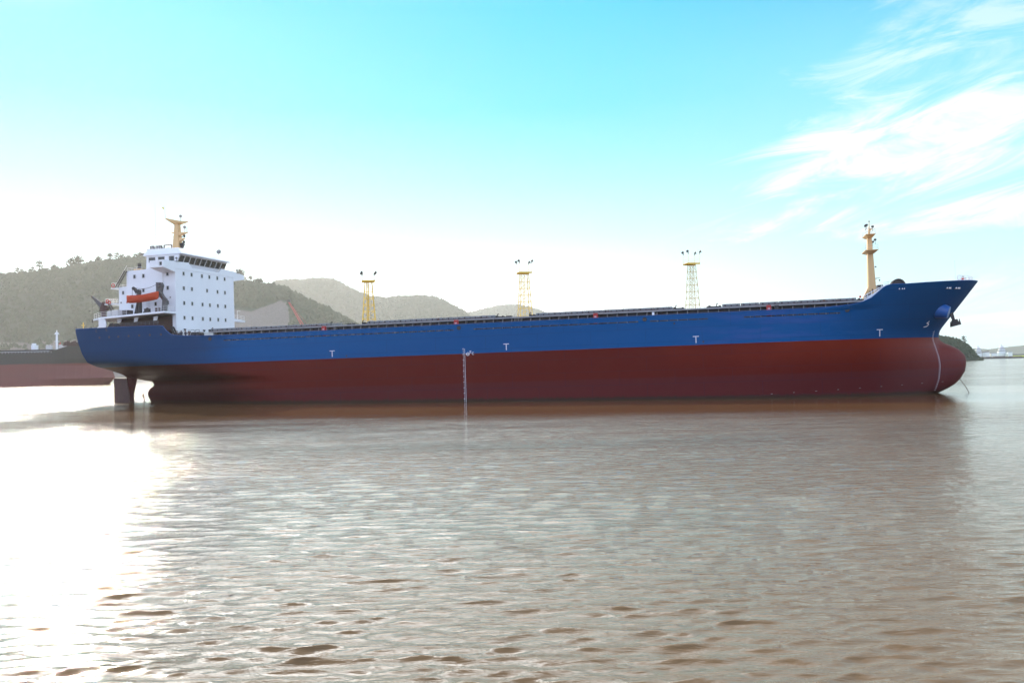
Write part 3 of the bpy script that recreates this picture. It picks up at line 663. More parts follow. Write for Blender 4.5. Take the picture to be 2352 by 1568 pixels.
# wheelhouse
WY0, WY1 = -7.8, 9.7
mb = MB(); zb_, zt_ = 28.4, 31.35; fxb, fxt = -72.1, -70.75
mb.hexa([(-78.5, WY0, zb_), (fxb, WY0, zb_), (fxb, WY1, zb_), (-78.5, WY1, zb_), (-78.5, WY0, zt_), (fxt, WY0, zt_), (fxt, WY1, zt_), (-78.5, WY1, zt_)])
wh = mb.obj('wheelhouse', M['white'], ship)
mb = MB(); e0, e1 = WY0-.25, WY1+.8; rx0, rx1 = -79.2, -70.2
mb.hexa([(rx0, e0, 31.34), (rx1, e0, 31.34), (rx1, e1, 31.34), (rx0, e1, 31.34), (rx0, e0, 31.52), (rx1, e0, 31.52), (rx1, e1, 31.52), (rx0, e1, 31.52)])
mb.hexa([(rx0, e0, 31.521), (rx1, e0, 31.521), (rx1, e1, 31.521), (rx0, e1, 31.521), (rx0+.4, e0+1.1, 32.8), (rx1-1.5, e0+1.1, 32.8), (rx1-1.5, e1-4.2, 32.8), (rx0+.4, e1-4.2, 32.8)])
mb.obj('wheelhouse_roof', M['white'], ship, bevel=.05)
def win(parent, cx, cz, wd, h, face, off=.0, lean=0, mat='glass', frame='white2', name='window'):
    """face 'x': looks forward at plane x=off ; 'y': looks to starboard at plane y=off"""
    f = MB(); g = MB(); t = .07
    def B(m_, a, b, zc0, zc1, d0, d1):
        if face == 'x': m_.hexa([(off+d0+lean*(zc0-cz), a, zc0), (off+d1+lean*(zc0-cz), a, zc0), (off+d1+lean*(zc0-cz), b, zc0), (off+d0+lean*(zc0-cz), b, zc0), (off+d0+lean*(zc1-cz), a, zc1), (off+d1+lean*(zc1-cz), a, zc1), (off+d1+lean*(zc1-cz), b, zc1), (off+d0+lean*(zc1-cz), b, zc1)])
        else: m_.box((a, off-d1, zc0), (b, off-d0, zc1))
    a, b, c, d = cx-wd/2, cx+wd/2, cz-h/2, cz+h/2
    B(f, a-t, b+t, c-t, c, -.02, .09); B(f, a-t, b+t, d, d+t, -.02, .09); B(f, a-t, a, c, d, -.02, .09); B(f, b, b+t, c, d, -.02, .09)
    fo = f.obj(name, M[frame], parent); B(g, a, b, c, d, -.01, .03); g.obj('pane', M[mat], fo); return fo
cols_ = [-6.78, -4.0, -.33, 2.4, 5.42, 8.32]
for rz, skip in ((27.62, ()), (24.62, (2,)), (21.58, ()), (18.55, ())):
    for i, c in enumerate(cols_):
        if i in skip: continue
        yy = 1.45 if (skip and i == 3) else c
        win(acc, yy, rz-.06+.012*c-.1, .60, .70, 'x', -70.67)
for (x, z) in [(-80.17, 27.05), (-78.06, 27.08), (-72.46, 27.2), (-79.33, 24.0), (-78.13, 24.12), (-72.43, 24.34), (-80.84, 21.0), (-78.83, 21.09), (-75.33, 21.22), (-72.52, 21.35)]: win(acc, x, z, .5, .72, 'y', -9.5)
win(acc, -82.95, 23.89, .44, .66, 'y', -9.49); win(acc, -83.48, 21.87, .25, .25, 'y', -9.49); win(acc, -71.9, 22.4, .2, .2, 'y', -9.5)
ww = (WY1-WY0-.3)/9
for i in range(9): win(wh, WY0+.15+ww*(i+.5), 30.42, ww-.24, 1.35, 'x', -71.16, lean=.457)
for i, x in enumerate((-77.2, -75.0, -72.6)): win(wh, x, 30.5, 1.5 if i < 2 else 1.2, .95, 'y', WY0)
# boat deck slab, brackets, aft strut
mb = MB(); mb.hexa([(-85.2, -13.5, 18.40), (-70.62, -13.5, 19.0), (-70.62, YS0-.003, 19.0), (-85.2, YS0-.003, 18.40), (-85.2, -13.5, 18.80), (-70.62, -13.5, 19.38), (-70.62, YS0-.003, 19.38), (-85.2, YS0-.003, 18.80)])
mb.hexa([(-74, YS1+.003, 18.3), (-70.62, YS1+.003, 18.3), (-70.62, 16.4, 18.3), (-74, 16.4, 18.3), (-74, YS1+.003, 19.0), (-70.62, YS1+.003, 19.0), (-70.62, 16.4, 18.7), (-74, 16.4, 18.7)])
mb.hexa([(-88.6, -11.6, 18.30), (-85.21, -13.5, 18.40), (-85.21, 14, 18.40), (-88.6, 13, 18.30), (-88.6, -11.6, 18.6), (-85.21, -13.5, 18.8), (-85.21, 14, 18.8), (-88.6, 13, 18.6)])
mb.obj('boat_deck', M['white'], ship)
mb = MB(); mb.prism([(-85.9, 18.4), (-84.6, 18.4), (-84.3, 18.15), (-84.1, 17.2), (-84.3, 16.7), (-86.3, 16.7), (-85.9, 17.0)], 1, -13.35, -13.15)
for x in (-82.2, -78.3, -73.8): mb.prism([(x-.45, 18.5), (x+.5, 18.6), (x+.2, 17.7), (x-.55, 17.6)], 1, -11.8, -11.6)
mb.obj('deck_bracket', M['white'], ship)
mb = MB()   # accommodation ladder stowed along the poop side
mb.box((-84.1, -12.9, 16.2), (-71.6, -12.3, 16.75))
ld_ = mb.obj('accommodation_ladder', M['brown'], ship)
mb = MB()
for z in (16.95, 17.2, 17.45): mb.hexa([(-83, -12.95, z-.15), (-72.3, -12.95, z+.1), (-72.3, -12.85, z+.1), (-83, -12.85, z-.15), (-83, -12.95, z-.07), (-72.3, -12.95, z+.18), (-72.3, -12.85, z+.18), (-83, -12.85, z-.07)])
for i in range(12): x = -82.8+i*.93; mb.box((x, -12.93, 16.75), (x+.06, -12.87, 17.45))
mb.obj('handrail', M['steel'], ld_)
gear('mooring_winch', 'dark', ((-83.6, -12.4, 15.5), (-83.0, -10.5, 17.3)), tubes=(((-83.3, -12.8, 16.8), (-83.3, -11, 16.8), .8, .8, 14),))
# stairs from poop to main deck, forward side
mb = MB()
for y in (-12.2, -11.4): mb.hexa([(-70.3, y, 16.3), (-69.9, y, 16.3), (-68.3, y, 13.2), (-68.7, y, 13.2), (-70.3, y+.08, 16.3), (-69.9, y+.08, 16.3), (-68.3, y+.08, 13.2), (-68.7, y+.08, 13.2)])
for i in range(10): t = i/10; mb.box((lerp(-70.2, -68.6, t), -12.2, lerp(16.1, 13.3, t)), (lerp(-70.2, -68.6, t)+.28, -11.35, lerp(16.1, 13.3, t)+.05))
mb.obj('stair', M['dark'], ship)
mb = MB(); mb.box((-69.4, -13.2, 12.85), (-65.4, -10.3, 13.65)); mb.box((-65.399, -13.2, 12.85), (-62.9, -10.3, 13.35)); mb.obj('deck_walkway', M['steel'], ship)

def railing(pts, h=1.0, rows=3, step=1.4, r=.035, mat='white2', name='railing'):
    g = MB()
    for k in range(rows):
        z = h*(k+1)/rows; g.path([(p[0], p[1], p[2]+z) for p in pts], r, 5)
    for a, b in zip(pts, pts[1:]):
        a, b = Vector(a), Vector(b); n = max(1, round((b-a).length/step))
        for i in range(n+1): p = a.lerp(b, i/n); g.tube(tuple(p), (p.x, p.y, p.z+h), r, r, 5)
    return g.obj(name, M[mat], ship)
railing([(-88.5, -11.4, 18.6), (-85.3, -13.3, 18.8), (-82.2, -13.35, 18.93)], 1.05)
railing([(-82.2, -13.35, 18.93), (-79.3, -13.35, 19.04)], 1.0, mat='white2')
railing([(-73.4, -13.35, 19.27), (-71.9, -13.35, 19.33), (-70.8, -13.3, 19.37), (-70.8, -9.8, 19.38)], 1.1)
railing([(-70.8, 12.3, 18.95), (-70.8, 16.3, 18.72)], 1.0); 
g = MB(); g.path([(-70.7, 13.3, 18.9), (-70.7, 13.3, 20.8), (-70.7, 14.5, 20.85)], .06, 6); g.obj('lamp_post', M['white2'], ship)
# aft platforms with rails and inclined ladders
for (x0, z, x1) in [(-85.6, 24.95, -84.0), (-87.2, 21.75, -84.0)]:
    g = MB(); g.box((x0, -9.9, z-.18), (x1-.01, 8, z)); g.obj('aft_platform', M['white'], ship); railing([(x1, -9.8, z), (x0+.1, -9.8, z), (x0+.1, 7.8, z)], 1.0, 3, 1.2)
def ladder(a, b, y, wd=.7, mat='dark'):
    g = MB(); a, b = Vector(a), Vector(b)
    for s in (0, wd): g.tube((a.x, y-s, a.y), (b.x, y-s, b.y), .1, .1, 6)
    n = 11
    for i in range(1, n): p = a.lerp(b, i/n); g.box((p.x-.15, y-wd, p.y-.03), (p.x+.15, y, p.y+.03))
    g.obj('inclined_ladder', M[mat], ship)
ladder((-84.2, 25.0), (-81.9, 28.3), -9.62); ladder((-86.0, 21.7), (-84.3, 18.85), -9.62)
g = MB(); g.path([(-84.0, -9.6, 25.2), (-84.2, -9.6, 26.2), (-81.9, -9.6, 29.4)], .04, 5); g.obj('ladder_handrail', M['white2'], ship)
railing([(-82.0, -9.4, 28.3), (-78.5, -9.4, 28.4)], .6, 2, 1.2)
for (x, z, y) in [(-85.0, 25.45, -9.95), (-86.4, 22.25, -9.95), (-86.0, 22.0, -9.95)]:
    g = MB(); g.torus((x, y, z), .34, .1, 1, 16, 6); g.obj('life_ring', M['redpaint'], ship)
gear('exhaust_vent', 'dark', ((-80.5, -8.2, 28.3), (-79.9, -7.6, 29.2)), tubes=(((-80.1, -8, 29.1), (-80.1, -8, 29.9), .32, .38, 10),))
gear('deck_locker', 'mast', ((-80.9, -8.8, 28.3), (-79.4, -7.4, 28.75)))
# gear on the boat deck
gear('fan_housing', 'dark', ((-80.9, -12.6, 18.95), (-79.4, -11.2, 20.0)),)
gear('fan_housing', 'white2', ((-83.6, -12.3, 18.85), (-82.2, -10.6, 20.2)), tubes=(((-84.3, -12, 18.8), (-84.3, -12, 20.0), .5, .5, 12), ((-82.9, -12.4, 19.6), (-82.9, -10.6, 19.6), .55, .55, 12)))
gear('deck_reel', 'dark', ((-76.1, -12.6, 19.1), (-75.0, -11.4, 19.5)), tubes=(((-75.5, -12, 19.5), (-75.5, -12, 20.1), .62, .62, 14), ((-75.5, -12, 20.1), (-75.5, -12, 20.3), .3, .2, 10)))
gear('mooring_bollards', 'brown', tubes=(((-73.0, -12.6, 19.2), (-73.0, -12.6, 20.2), .24, .24, 10), ((-72.3, -12.6, 19.2), (-72.3, -12.6, 20.2), .24, .24, 10)))
gear('wall_pipe', 'white2', tubes=(((-73.45, -9.65, 19.4), (-73.45, -9.65, 27.6), .06, .06, 6),))
gear('vertical_ladder', 'white2', tubes=(((-77.3, -9.65, 19.2), (-77.3, -9.65, 22.4), .04, .04, 5), ((-76.8, -9.65, 19.2), (-76.8, -9.65, 22.4), .04, .04, 5))+tuple(((-77.3, -9.65, 19.5+.35*i), (-76.8, -9.65, 19.5+.35*i), .03, .03, 4) for i in range(9)))
# davits
g = MB()
g.prism([(-78.7, 24.5), (-78.2, 24.5), (-76.9, 22.6), (-76.9, 19.1), (-77.5, 19.1), (-77.4, 22.3)], 1, -12.3, -11.7)
g.prism([(-78.4, 19.1), (-77.9, 19.1), (-77.4, 21.7), (-77.7, 21.7)], 1, -12.3, -11.7); g.box((-77.4, -12.2, 22.5), (-76.9, -11.8, 24.0))
g.ball((-78.6, -12, 24.35), .36)
g.obj('davit', M['dark'], ship, bevel=.04)
g = MB(); g.prism([(-73.3, 25.3), (-72.1, 25.2), (-71.8, 24.6), (-72.2, 23.3), (-71.7, 22.4), (-71.1, 21.8), (-71.1, 19.3), (-72.2, 19.3), (-71.9, 21.6), (-72.9, 22.9), (-73.3, 23.2)], 1, -12.2, -11.5)
g.tube((-72.7, -12.5, 24.6), (-72.7, -11.3, 24.6), .42, .42, 14)
g.obj('davit', M['steel'], ship, bevel=.04)
g = MB(); P = [(-78.5, -12, 24.5)]+[(lerp(-78.5, -73.2, t), -12, lerp(24.5, 24.9, t)-.55*math.sin(PI*t)) for t in (.2, .4, .6, .8)]+[(-73.2, -12, 24.9)]; g.path(P, .04, 5)
g.tube((-78.75, -12.2, 24.2), (-78.75, -12.2, 22.6), .035, .035, 5); g.obj('davit_fall', M['dark'], ship)
# stern crane
mb = MB(); mb.tube((-88.2, -9, 15.5), (-88.2, -9, 20.4), .62, .5, 14); mb.prism([(-88.9, 20.4), (-87.4, 20.4), (-86.9, 21.3), (-87.6, 21.3), (-87.75, 22.3), (-88.05, 22.3), (-88.3, 21.6)], 1, -9.5, -8.5)
cr = mb.obj('stores_crane', M['brown'], ship)
mb = MB(); mb.hexa([(-88.6, -9.3, 20.9), (-87.9, -9.3, 21.7), (-87.9, -8.7, 21.7), (-88.6, -8.7, 20.9), (-91.0, -9.15, 23.45), (-90.85, -9.15, 23.75), (-90.85, -8.85, 23.75), (-91.0, -8.85, 23.45)]); mb.obj('jib', M['steel'], cr)
mb = MB(); mb.tube((-90.9, -9, 23.5), (-90.9, -9, 18.9), .022, .022, 4); mb.ball((-90.9, -9, 18.6), .16); mb.tube((-90.9, -9, 18.5), (-90.9, -9, 18.0), .1, .05, 6); mb.obj('hook_block', M['dark'], cr)
mb = MB(); mb.path([(-87.3, -9, 20.8), (-86.5, -9, 20.9), (-86.4, -9, 20.3), (-86.6, -9, 19.9)], .09, 6); mb.obj('hydraulic_hose', M['dark'], cr)
# funnel, compass deck gear, radar mast
mb = MB(); mb.hexa([(-84, -1, 25.1), (-81, -1, 25.1), (-81, 5, 25.1), (-84, 5, 25.1), (-83.8, -.7, 33.0), (-80.8, -.7, 33.0), (-80.8, 4.7, 33.0), (-83.8, 4.7, 33.0)])
fu = mb.obj('funnel', M['white'], ship, bevel=.15)
mb = MB()
for (x, y, r) in [(-82.9, .6, .55), (-81.7, 1.2, .8), (-82.3, 2.8, .5)]: mb.tube((x, y, 32.8), (x-.35, y, 34.75), r, r*.9, 10)
mb.box((-83.9, -.2, 33), (-82.6, 1.5, 34.0)); mb.obj('exhaust_pipe', M['dark'], fu)
railing([(-83.9, -2.2, 32.85), (-79.2, -2.2, 32.85)], 1.2, 3, .9); railing([(-79, -5.5, 32.81), (-74, -5.5, 32.81)], .9, 2, 1.5)
g = MB(); g.box((-83.9, -2.4, 32.55), (-79.1, 0, 32.84)); g.obj('compass_deck', M['steel'], ship)
g = MB(); g.path([(-81.0, 1.5, 32.8), (-80.9, 1.5, 34.9), (-79.1, 1.5, 34.95), (-79.0, 1.5, 33.2)], .13, 6); g.path([(-80.6, 1.5, 34.2), (-79.2, 1.5, 34.2)], .08, 6); g.box((-81.2, .9, 32.8), (-79.4, 2, 33.7)); g.obj('signal_frame', M['brown'], ship)
mb = MB(); mb.hexa([(-78.5, .7, 32.7), (-76.8, .7, 32.7), (-76.8, 2.3, 32.7), (-78.5, 2.3, 32.7), (-77.9, 1.0, 39.4), (-77.1, 1.0, 39.4), (-77.1, 2.0, 39.4), (-77.9, 2.0, 39.4)])
ms = mb.obj('radar_mast', M['mast'], ship, bevel=.05)
mb = MB()   # top yard athwartships, tapering to both tips
for (ya, yb, xo) in ((1.5, -1.3, -1.1), (1.5, 4.0, .7)):
    mb.hexa([(-77.9, ya, 38.95), (-77.1, ya, 38.95), (-77.3+xo, yb, 40.0), (-77.4+xo, yb, 40.0), (-78.0, ya, 39.95), (-77.0, ya, 39.95), (-77.25+xo, yb, 40.2), (-77.45+xo, yb, 40.2)])
mb.box((-77.9, .9, 39.4), (-75.9, 2.1, 39.75)); mb.obj('yard', M['mast'], ms)
mb = MB(); mb.hexa([(-77.9, .9, 36.7), (-77.0, .9, 36.7), (-77.0, 2.1, 36.7), (-77.9, 2.1, 36.7), (-77.9, .9, 37.45), (-74.9, 1.2, 37.35), (-74.9, 1.8, 37.35), (-77.9, 2.1, 37.45)])
mb.box((-78.6, .8, 37.3), (-77.8, 2.2, 37.45)); mb.obj('radar_platform', M['mast'], ms)
mb = MB(); mb.hexa([(-77.7, 1, 35.3), (-77.0, 1, 35.3), (-77.0, 2, 35.3), (-77.7, 2, 35.3), (-77.7, 1, 36.2), (-75.7, 1.2, 36.15), (-75.7, 1.8, 36.15), (-77.7, 2, 36.2)]); mb.obj('radar_platform', M['mast'], ms)
for (x, z) in [(-75.9, 36.6), (-76.0, 35.3)]:
    g = MB(); g.tube((-76.6, 1.5, z-.2), (-76.0, 1.5, z), .07, .07, 6); g.ball((x, 1.5, z), .34, 10, 7, (.6, 1, 1)); g.obj('floodlight', M['dark'], ms)
g = MB(); g.tube((-76.5, 1.5, 33.2), (-76.5, 1.5, 34.2), .07, .07, 6); g.tube((-76.5, 1.5, 34.0), (-76.4, 1.5, 34.9), .3, .55, 10); g.ball((-76.4, 1.5, 34.9), .5, 10, 6, (1, 1, .35)); g.obj('ship_horn', M['dark'], ms)
for (x, z, l) in [(-78.7, 39.0, .9), (-78.9, 36.6, 1.1), (-75.9, 38.55, 1.0)]:
    g = MB(); g.tube((-77.5, 1.5, z-.15), (x, 1.5, z), .05, .03, 5); g.obj('bracket_arm', M['mast'], ms)
def dome(x, y, z, r=.36, stalk=.8, par=None):
    g = MB(); g.tube((x, y, z-stalk), (x, y, z), .05, .05, 6)
    g.tube((x, y, z-.9*r), (x, y, z), r*.25, r, 12); g.ball((x, y, z), r, 12, 8, (1, 1, 1)); g.obj('satellite_dome', M['stay'], par or ship, smooth=True)
dome(-76.7, 1.5, 40.95, .33, 1.2, ms); dome(-75.75, 1.5, 38.5, .33, 1.2, ms); dome(-70.6, 6.2, 33.4, .5, 1.0)
g = MB(); g.tube((-78.45, -1.2, 40.1), (-79.1, -.81, 43.0), .02, .012, 4); g.tube((-80.6, -1.8, 32.8), (-80.6, -1.8, 43.4), .03, .012, 4); g.tube((-75.2, 1.5, 37.4), (-75.2, 1.5, 38.4), .05, .05, 5); g.obj('whip_antenna', M['dark'], ms)
g = MB(); g.prism([(-79.9, 42.75), (-79.1, 42.65), (-79.1, 42.15)], 1, -.82, -.80); tg = g.obj('pennant', M['pennant'], ship)
for (x, y, z) in [(-70.75, -8.9, 29.9), (-70.75, 13.6, 29.6)]:
    g = MB(); g.box((x-.25, y-.5, z-.26), (x+.4, y+.5, z-.16)); g.tube((x, y, z-.16), (x, y, z+.3), .05, .05, 6); g.ball((x, y, z+.45), .22); g.obj('searchlight', M['steel'], ship)
for y in (-6.9, -.1, 2.9):
    g = MB(); g.box((-70.66, y-.2, 15.9), (-70.3, y+.2, 16.05)); g.ball((-70.45, y, 15.8), .16); g.obj('deck_light', M['dark'], ship)
for k, x in enumerate((-68.8, -65.0, -63.9)):
    gear('mooring_winch', 'dark', ((x-.5, -12.2, 13.65), (x+.4, -11.0, 14.7)), tubes=(((x, -12.5, 14.5), (x, -10.9, 14.5), .5, .5, 12), ((x-.45, -12.4, 14.7), (x-.45, -12.4, 15.4), .05, .05, 5), ((x+.35, -12.4, 14.7), (x+.35, -12.4, 15.4), .05, .05, 5), ((x-.45, -12.4, 15.4), (x+.35, -12.4, 15.4), .05, .05, 5)))

# ---- forecastle
mb = MB()
for (z0, z1, xa0, xb0, xa1, xb1, w0, w1) in [(16.3, 24.3, 61.62, 62.98, 61.8, 62.68, .9, .75), (24.301, 27.1, 61.8, 62.68, 61.9, 62.58, .75, .7)]:
    mb.hexa([(xa0, 1.5-w0, z0), (xb0, 1.5-w0, z0), (xb0, 1.5+w0, z0), (xa0, 1.5+w0, z0), (xa1, 1.5-w1, z1), (xb1, 1.5-w1, z1), (xb1, 1.5+w1, z1), (xa1, 1.5+w1, z1)])
fm = mb.obj('foremast', M['mast'], ship, bevel=.04)
mb = MB(); mb.prism([(61.9, 18.5), (62.2, 17.6), (61.4, 16.0), (60.6, 13.5), (60.2, 13.5), (60.8, 16.4)], 1, .9, 2.1); mb.obj('mast_leg', M['mast'], fm)
for (z, a, b, y0, y1) in [(27.1, 61.4, 63.0, -1.0, 4.0), (24.3, 61.2, 63.35, -1.2, 4.2)]:
    g = MB(); g.hexa([(61.9, .4, z-.45), (62.6, .4, z-.45), (62.6, 2.6, z-.45), (61.9, 2.6, z-.45), (a, y0, z), (b, y0, z), (b, y1, z), (a, y1, z)]); g.box((a, y0, z+.001), (b, y1, z+.1)); o = g.obj('mast_platform', M['mast'], fm)
    r = MB()
    for h_ in (.5, 1.0): r.path([(a+.05, y0+.05, z+h_), (b-.05, y0+.05, z+h_), (b-.05, y1-.05, z+h_), (a+.05, y1-.05, z+h_), (a+.05, y0+.05, z+h_)], .025, 4)
    for p in ((a+.05, y0+.05), (b-.05, y0+.05), (b-.05, y1-.05), (a+.05, y1-.05)): r.tube((p[0], p[1], z), (p[0], p[1], z+1.0), .03, .03, 5)
    r.obj('railing', M['white2'], o)
mb = MB(); mb.tube((62.25, 1.5, 27.1), (62.3, 1.5, 28.6), .26, .12, 8); mb.tube((62.3, 1.5, 28.6), (62.35, 1.5, 29.9), .09, .05, 6); mb.hexa([(62.2, 1.4, 27.9), (62.4, 1.4, 27.9), (62.4, 1.6, 27.9), (62.2, 1.6, 27.9), (62.2, 1.35, 28.4), (62.95, 1.35, 28.45), (62.95, 1.65, 28.45), (62.2, 1.65, 28.4)]); mb.obj('topmast', M['mast'], fm)
for (x, y, z) in [(61.5, 0, 28.75), (61.75, .4, 28.95), (62.88, 1.5, 28.75), (62.8, 1.5, 26.05), (63.2, 1.5, 26.4), (62.36, 1.5, 29.7)]:
    g = MB(); s = .2 if z < 29 else .1; g.box((x-s, y-s, z-s*.8), (x+s, y+s, z+s*.8)); g.tube((x, y, z-s-.6), (x, y, z-s*.8), .04, .04, 5); g.obj('mast_light', M['dark'], fm, bevel=.05)
g = MB(); g.tube((62.9, 1.5, 19.5), (63.8, 1.5, 19.65), .07, .03, 5); g.ball((63.65, 1.5, 19.2), .14); g.ball((63.1, 1.5, 21.6), .15); g.obj('mast_bracket', M['steel'], fm)
# forecastle side rail and sloping coaming
g = MB(); g.prism([(58.7, 14.6), (60.5, 14.6), (63.0, 17.2), (62.5, 17.2)], 1, -10.6, -10.45); g.obj('wash_plate', M['white'], ship)
for dz_ in (0, .45):
    g = MB(); g.tube((59.4, -10.5, 15.35+dz_), (63.0, -10.5, 17.05+dz_), .06, .06, 5); g.obj('forecastle_rail', M['white'], ship)
g = MB()
for i in range(7): x = 59.5+i*.55; z = interp(x, [(59.4, 14.7), (63, 16.6)]); g.tube((x, -10.5, z), (x, -10.5, z+1.2), .045, .045, 5)
g.obj('rail_posts', M['white'], ship)
gear('bow_winch_platform', 'dark', ((60.2, -8.5, 14.9), (60.9, -7, 16.2)), ((61.8, -9, 16.3), (62.7, -7, 17.6)), ((59.9, -9.2, 15.1), (60.6, -8.6, 15.9)), tubes=(((60.6, -9.1, 16.0), (60.6, -9.1, 16.7), .15, .1, 6), ((61.0, -9, 16.4), (61.0, -9, 17.0), .12, .12, 6)))
gear('deck_locker', 'redpaint', ((58.9, -9.2, 15.62), (59.2, -8.9, 15.95)))
g = MB(); g.tube((65.1, -8.6, 17.35), (65.1, -7.2, 17.35), 1.05, 1.05, 22); g.torus((65.1, -8.65, 17.35), 1.02, .14, 1, 22, 6); g.torus((65.1, -7.15, 17.35), 1.02, .14, 1, 22, 6); g.box((64.0, -8.9, 16.3), (66.3, -6.9, 16.9)); g.tube((65.1, -8.9, 17.35), (65.1, -6.5, 17.35), .3, .3, 10)
wi = g.obj('windlass', M['dark'], ship)
g = MB()
for z in (17.8, 18.1): g.tube((62.9, -8.2, z-.1), (64.5, -8.2, z+.1), .03, .03, 4)
g.tube((63.6, -8.2, 16.3), (63.6, -8.2, 18.1), .03, .03, 4); g.obj('windlass_rail', M['stay'], wi)
railing([(75.2, -3.6, 17.85), (77.3, -1.4, 17.95), (78.6, 1.5, 18.0), (77.6, 4, 17.95)], .95, 3, 1.0, .04, 'white')
g = MB(); g.torus((75.6, -2.8, 18.65), .36, .05, 1, 16, 6); g.obj('life_ring', M['white'], ship)
g = MB(); g.tube((75.3, -1.5, 16.3), (75.3, -1.5, 21.6), .03, .02, 5); g.ball((75.3, -1.5, 21.6), .08); g.obj('flagstaff', M['white'], ship)
g = MB(); g.box((75.6, -1.9, 16.3), (76.8, .6, 17.2)); g.obj('lookout_platform', M['white2'], ship)
# anchor bolster (blue cone growing out of the flare)
bx, bz = 72.9, 12.9; by = hy(bx, bz)
g = MB(); g.tube((71.6, hy(71.6, 13.1)+1.0, 13.25), (73.25, hy(73.0, 12.8)-1.55, 12.65), 1.45, 1.0, 48); g.obj('anchor_bolster', M['blue'], ship, smooth=False, bevel=.12)

# ================================================================== things that hang on, or stand on the ship
def in_ship(name, label, cat, loc, rotz=0, group=None):
    return thing(name, label, cat, group=group, mw=SHIP @ Matrix.Translation(loc) @ Matrix.Rotation(rotz, 4, 'Z'))
an = in_ship('anchor', 'dark stockless anchor hanging from the blue bolster on the starboard bow', 'anchor', (73.6, hy(73.0, 12.8)-1.7, 12.6), .0)
g = MB(); g.hexa([(-.3, -.14, -.2), (.22, -.14, .1), (.22, .14, .1), (-.3, .14, -.2), (.15, -.14, -1.5), (.55, -.14, -1.4), (.55, .14, -1.4), (.15, .14, -1.5)]); g.obj('shank', M['dark'], an, bevel=.03)
g = MB(); g.prism([(-.05, -1.3), (.75, -1.05), (1.25, -2.0), (-.15, -2.35)], 1, -.32, .32); g.obj('crown_plate', M['dark'], an, bevel=.05)
for s in (-1, 1):
    g = MB(); g.prism([(-.15, -2.35), (1.25, -2.0), (1.0, -1.0), (.9, -1.75), (.1, -1.95), (-.1, -1.4)], 1, s*.7-.13, s*.7+.13); g.box((.3, min(s*.3, s*.7), -2.1), (.7, max(s*.3, s*.7), -1.8)); g.obj('fluke', M['dark'], an, bevel=.03)

lb = in_ship('lifeboat', 'orange lifeboat hanging in its davits beside the white house', 'lifeboat', (-75.7, -12.9, 22.2))
st = [(-3.5, .35, -.75, .62), (-3.3, .75, -.85, .60), (-2.5, 1.0, -.9, .55), (-1.0, 1.15, -.85, .48), (.5, 1.15, -.75, .55), (2.0, 1.0, -.6, .78), (3.0, .65, -.45, .98), (3.5, .08, -.2, 1.08)]
g = MB(); n = 12
for (x, hw, zb0, zt0) in st:
    for i in range(n+1):
        t = PI*i/n; g.v.append((x, -hw*math.cos(t), zt0-(zt0-zb0)*math.sin(t)**.7))
for j in range(len(st)-1):
    for i in range(n): g.f.append((j*(n+1)+i, j*(n+1)+i+1, (j+1)*(n+1)+i+1, (j+1)*(n+1)+i))
for j in (0, len(st)-1): g.f.append(tuple(j*(n+1)+i for i in range(n+1)))
g.obj('hull', M['orange'], lb, smooth=False)
g = MB()
for (a, b) in zip(st, st[1:]): g.hexa([(a[0], -a[1]*.98, a[3]), (b[0], -b[1]*.98, b[3]), (b[0], b[1]*.98, b[3]), (a[0], a[1]*.98, a[3]), (a[0], -a[1]*.6, a[3]+.1), (b[0], -b[1]*.6, b[3]+.1), (b[0], b[1]*.6, b[3]+.1), (a[0], a[1]*.6, a[3]+.1)])
g.obj('canopy', M['orange'], lb)
g = MB(); g.path([(-1.2, -.9, .6), (-1.2, -.9, .9), (-.8, -.9, .9), (-.8, -.9, .62)], .03, 5); g.path([(.2, -.95, .65), (.4, -.95, .98), (2.9, -.6, 1.2)], .03, 5); g.obj('grab_rail', M['white'], lb)
g = MB(); g.prism([(-3.55, -.75), (-3.45, -.1), (-3.85, -.45), (-3.9, -.85)], 1, -.08, .08); g.path([(-3.55, -.4, .65), (-3.55, -.4, -.8)], .03, 4); g.obj('boat_rudder', M['orange'], lb)
g = MB(); g.torus((3.75, -.1, .15), .16, .05, 1, 10, 5); g.obj('fender', M['dark'], lb)

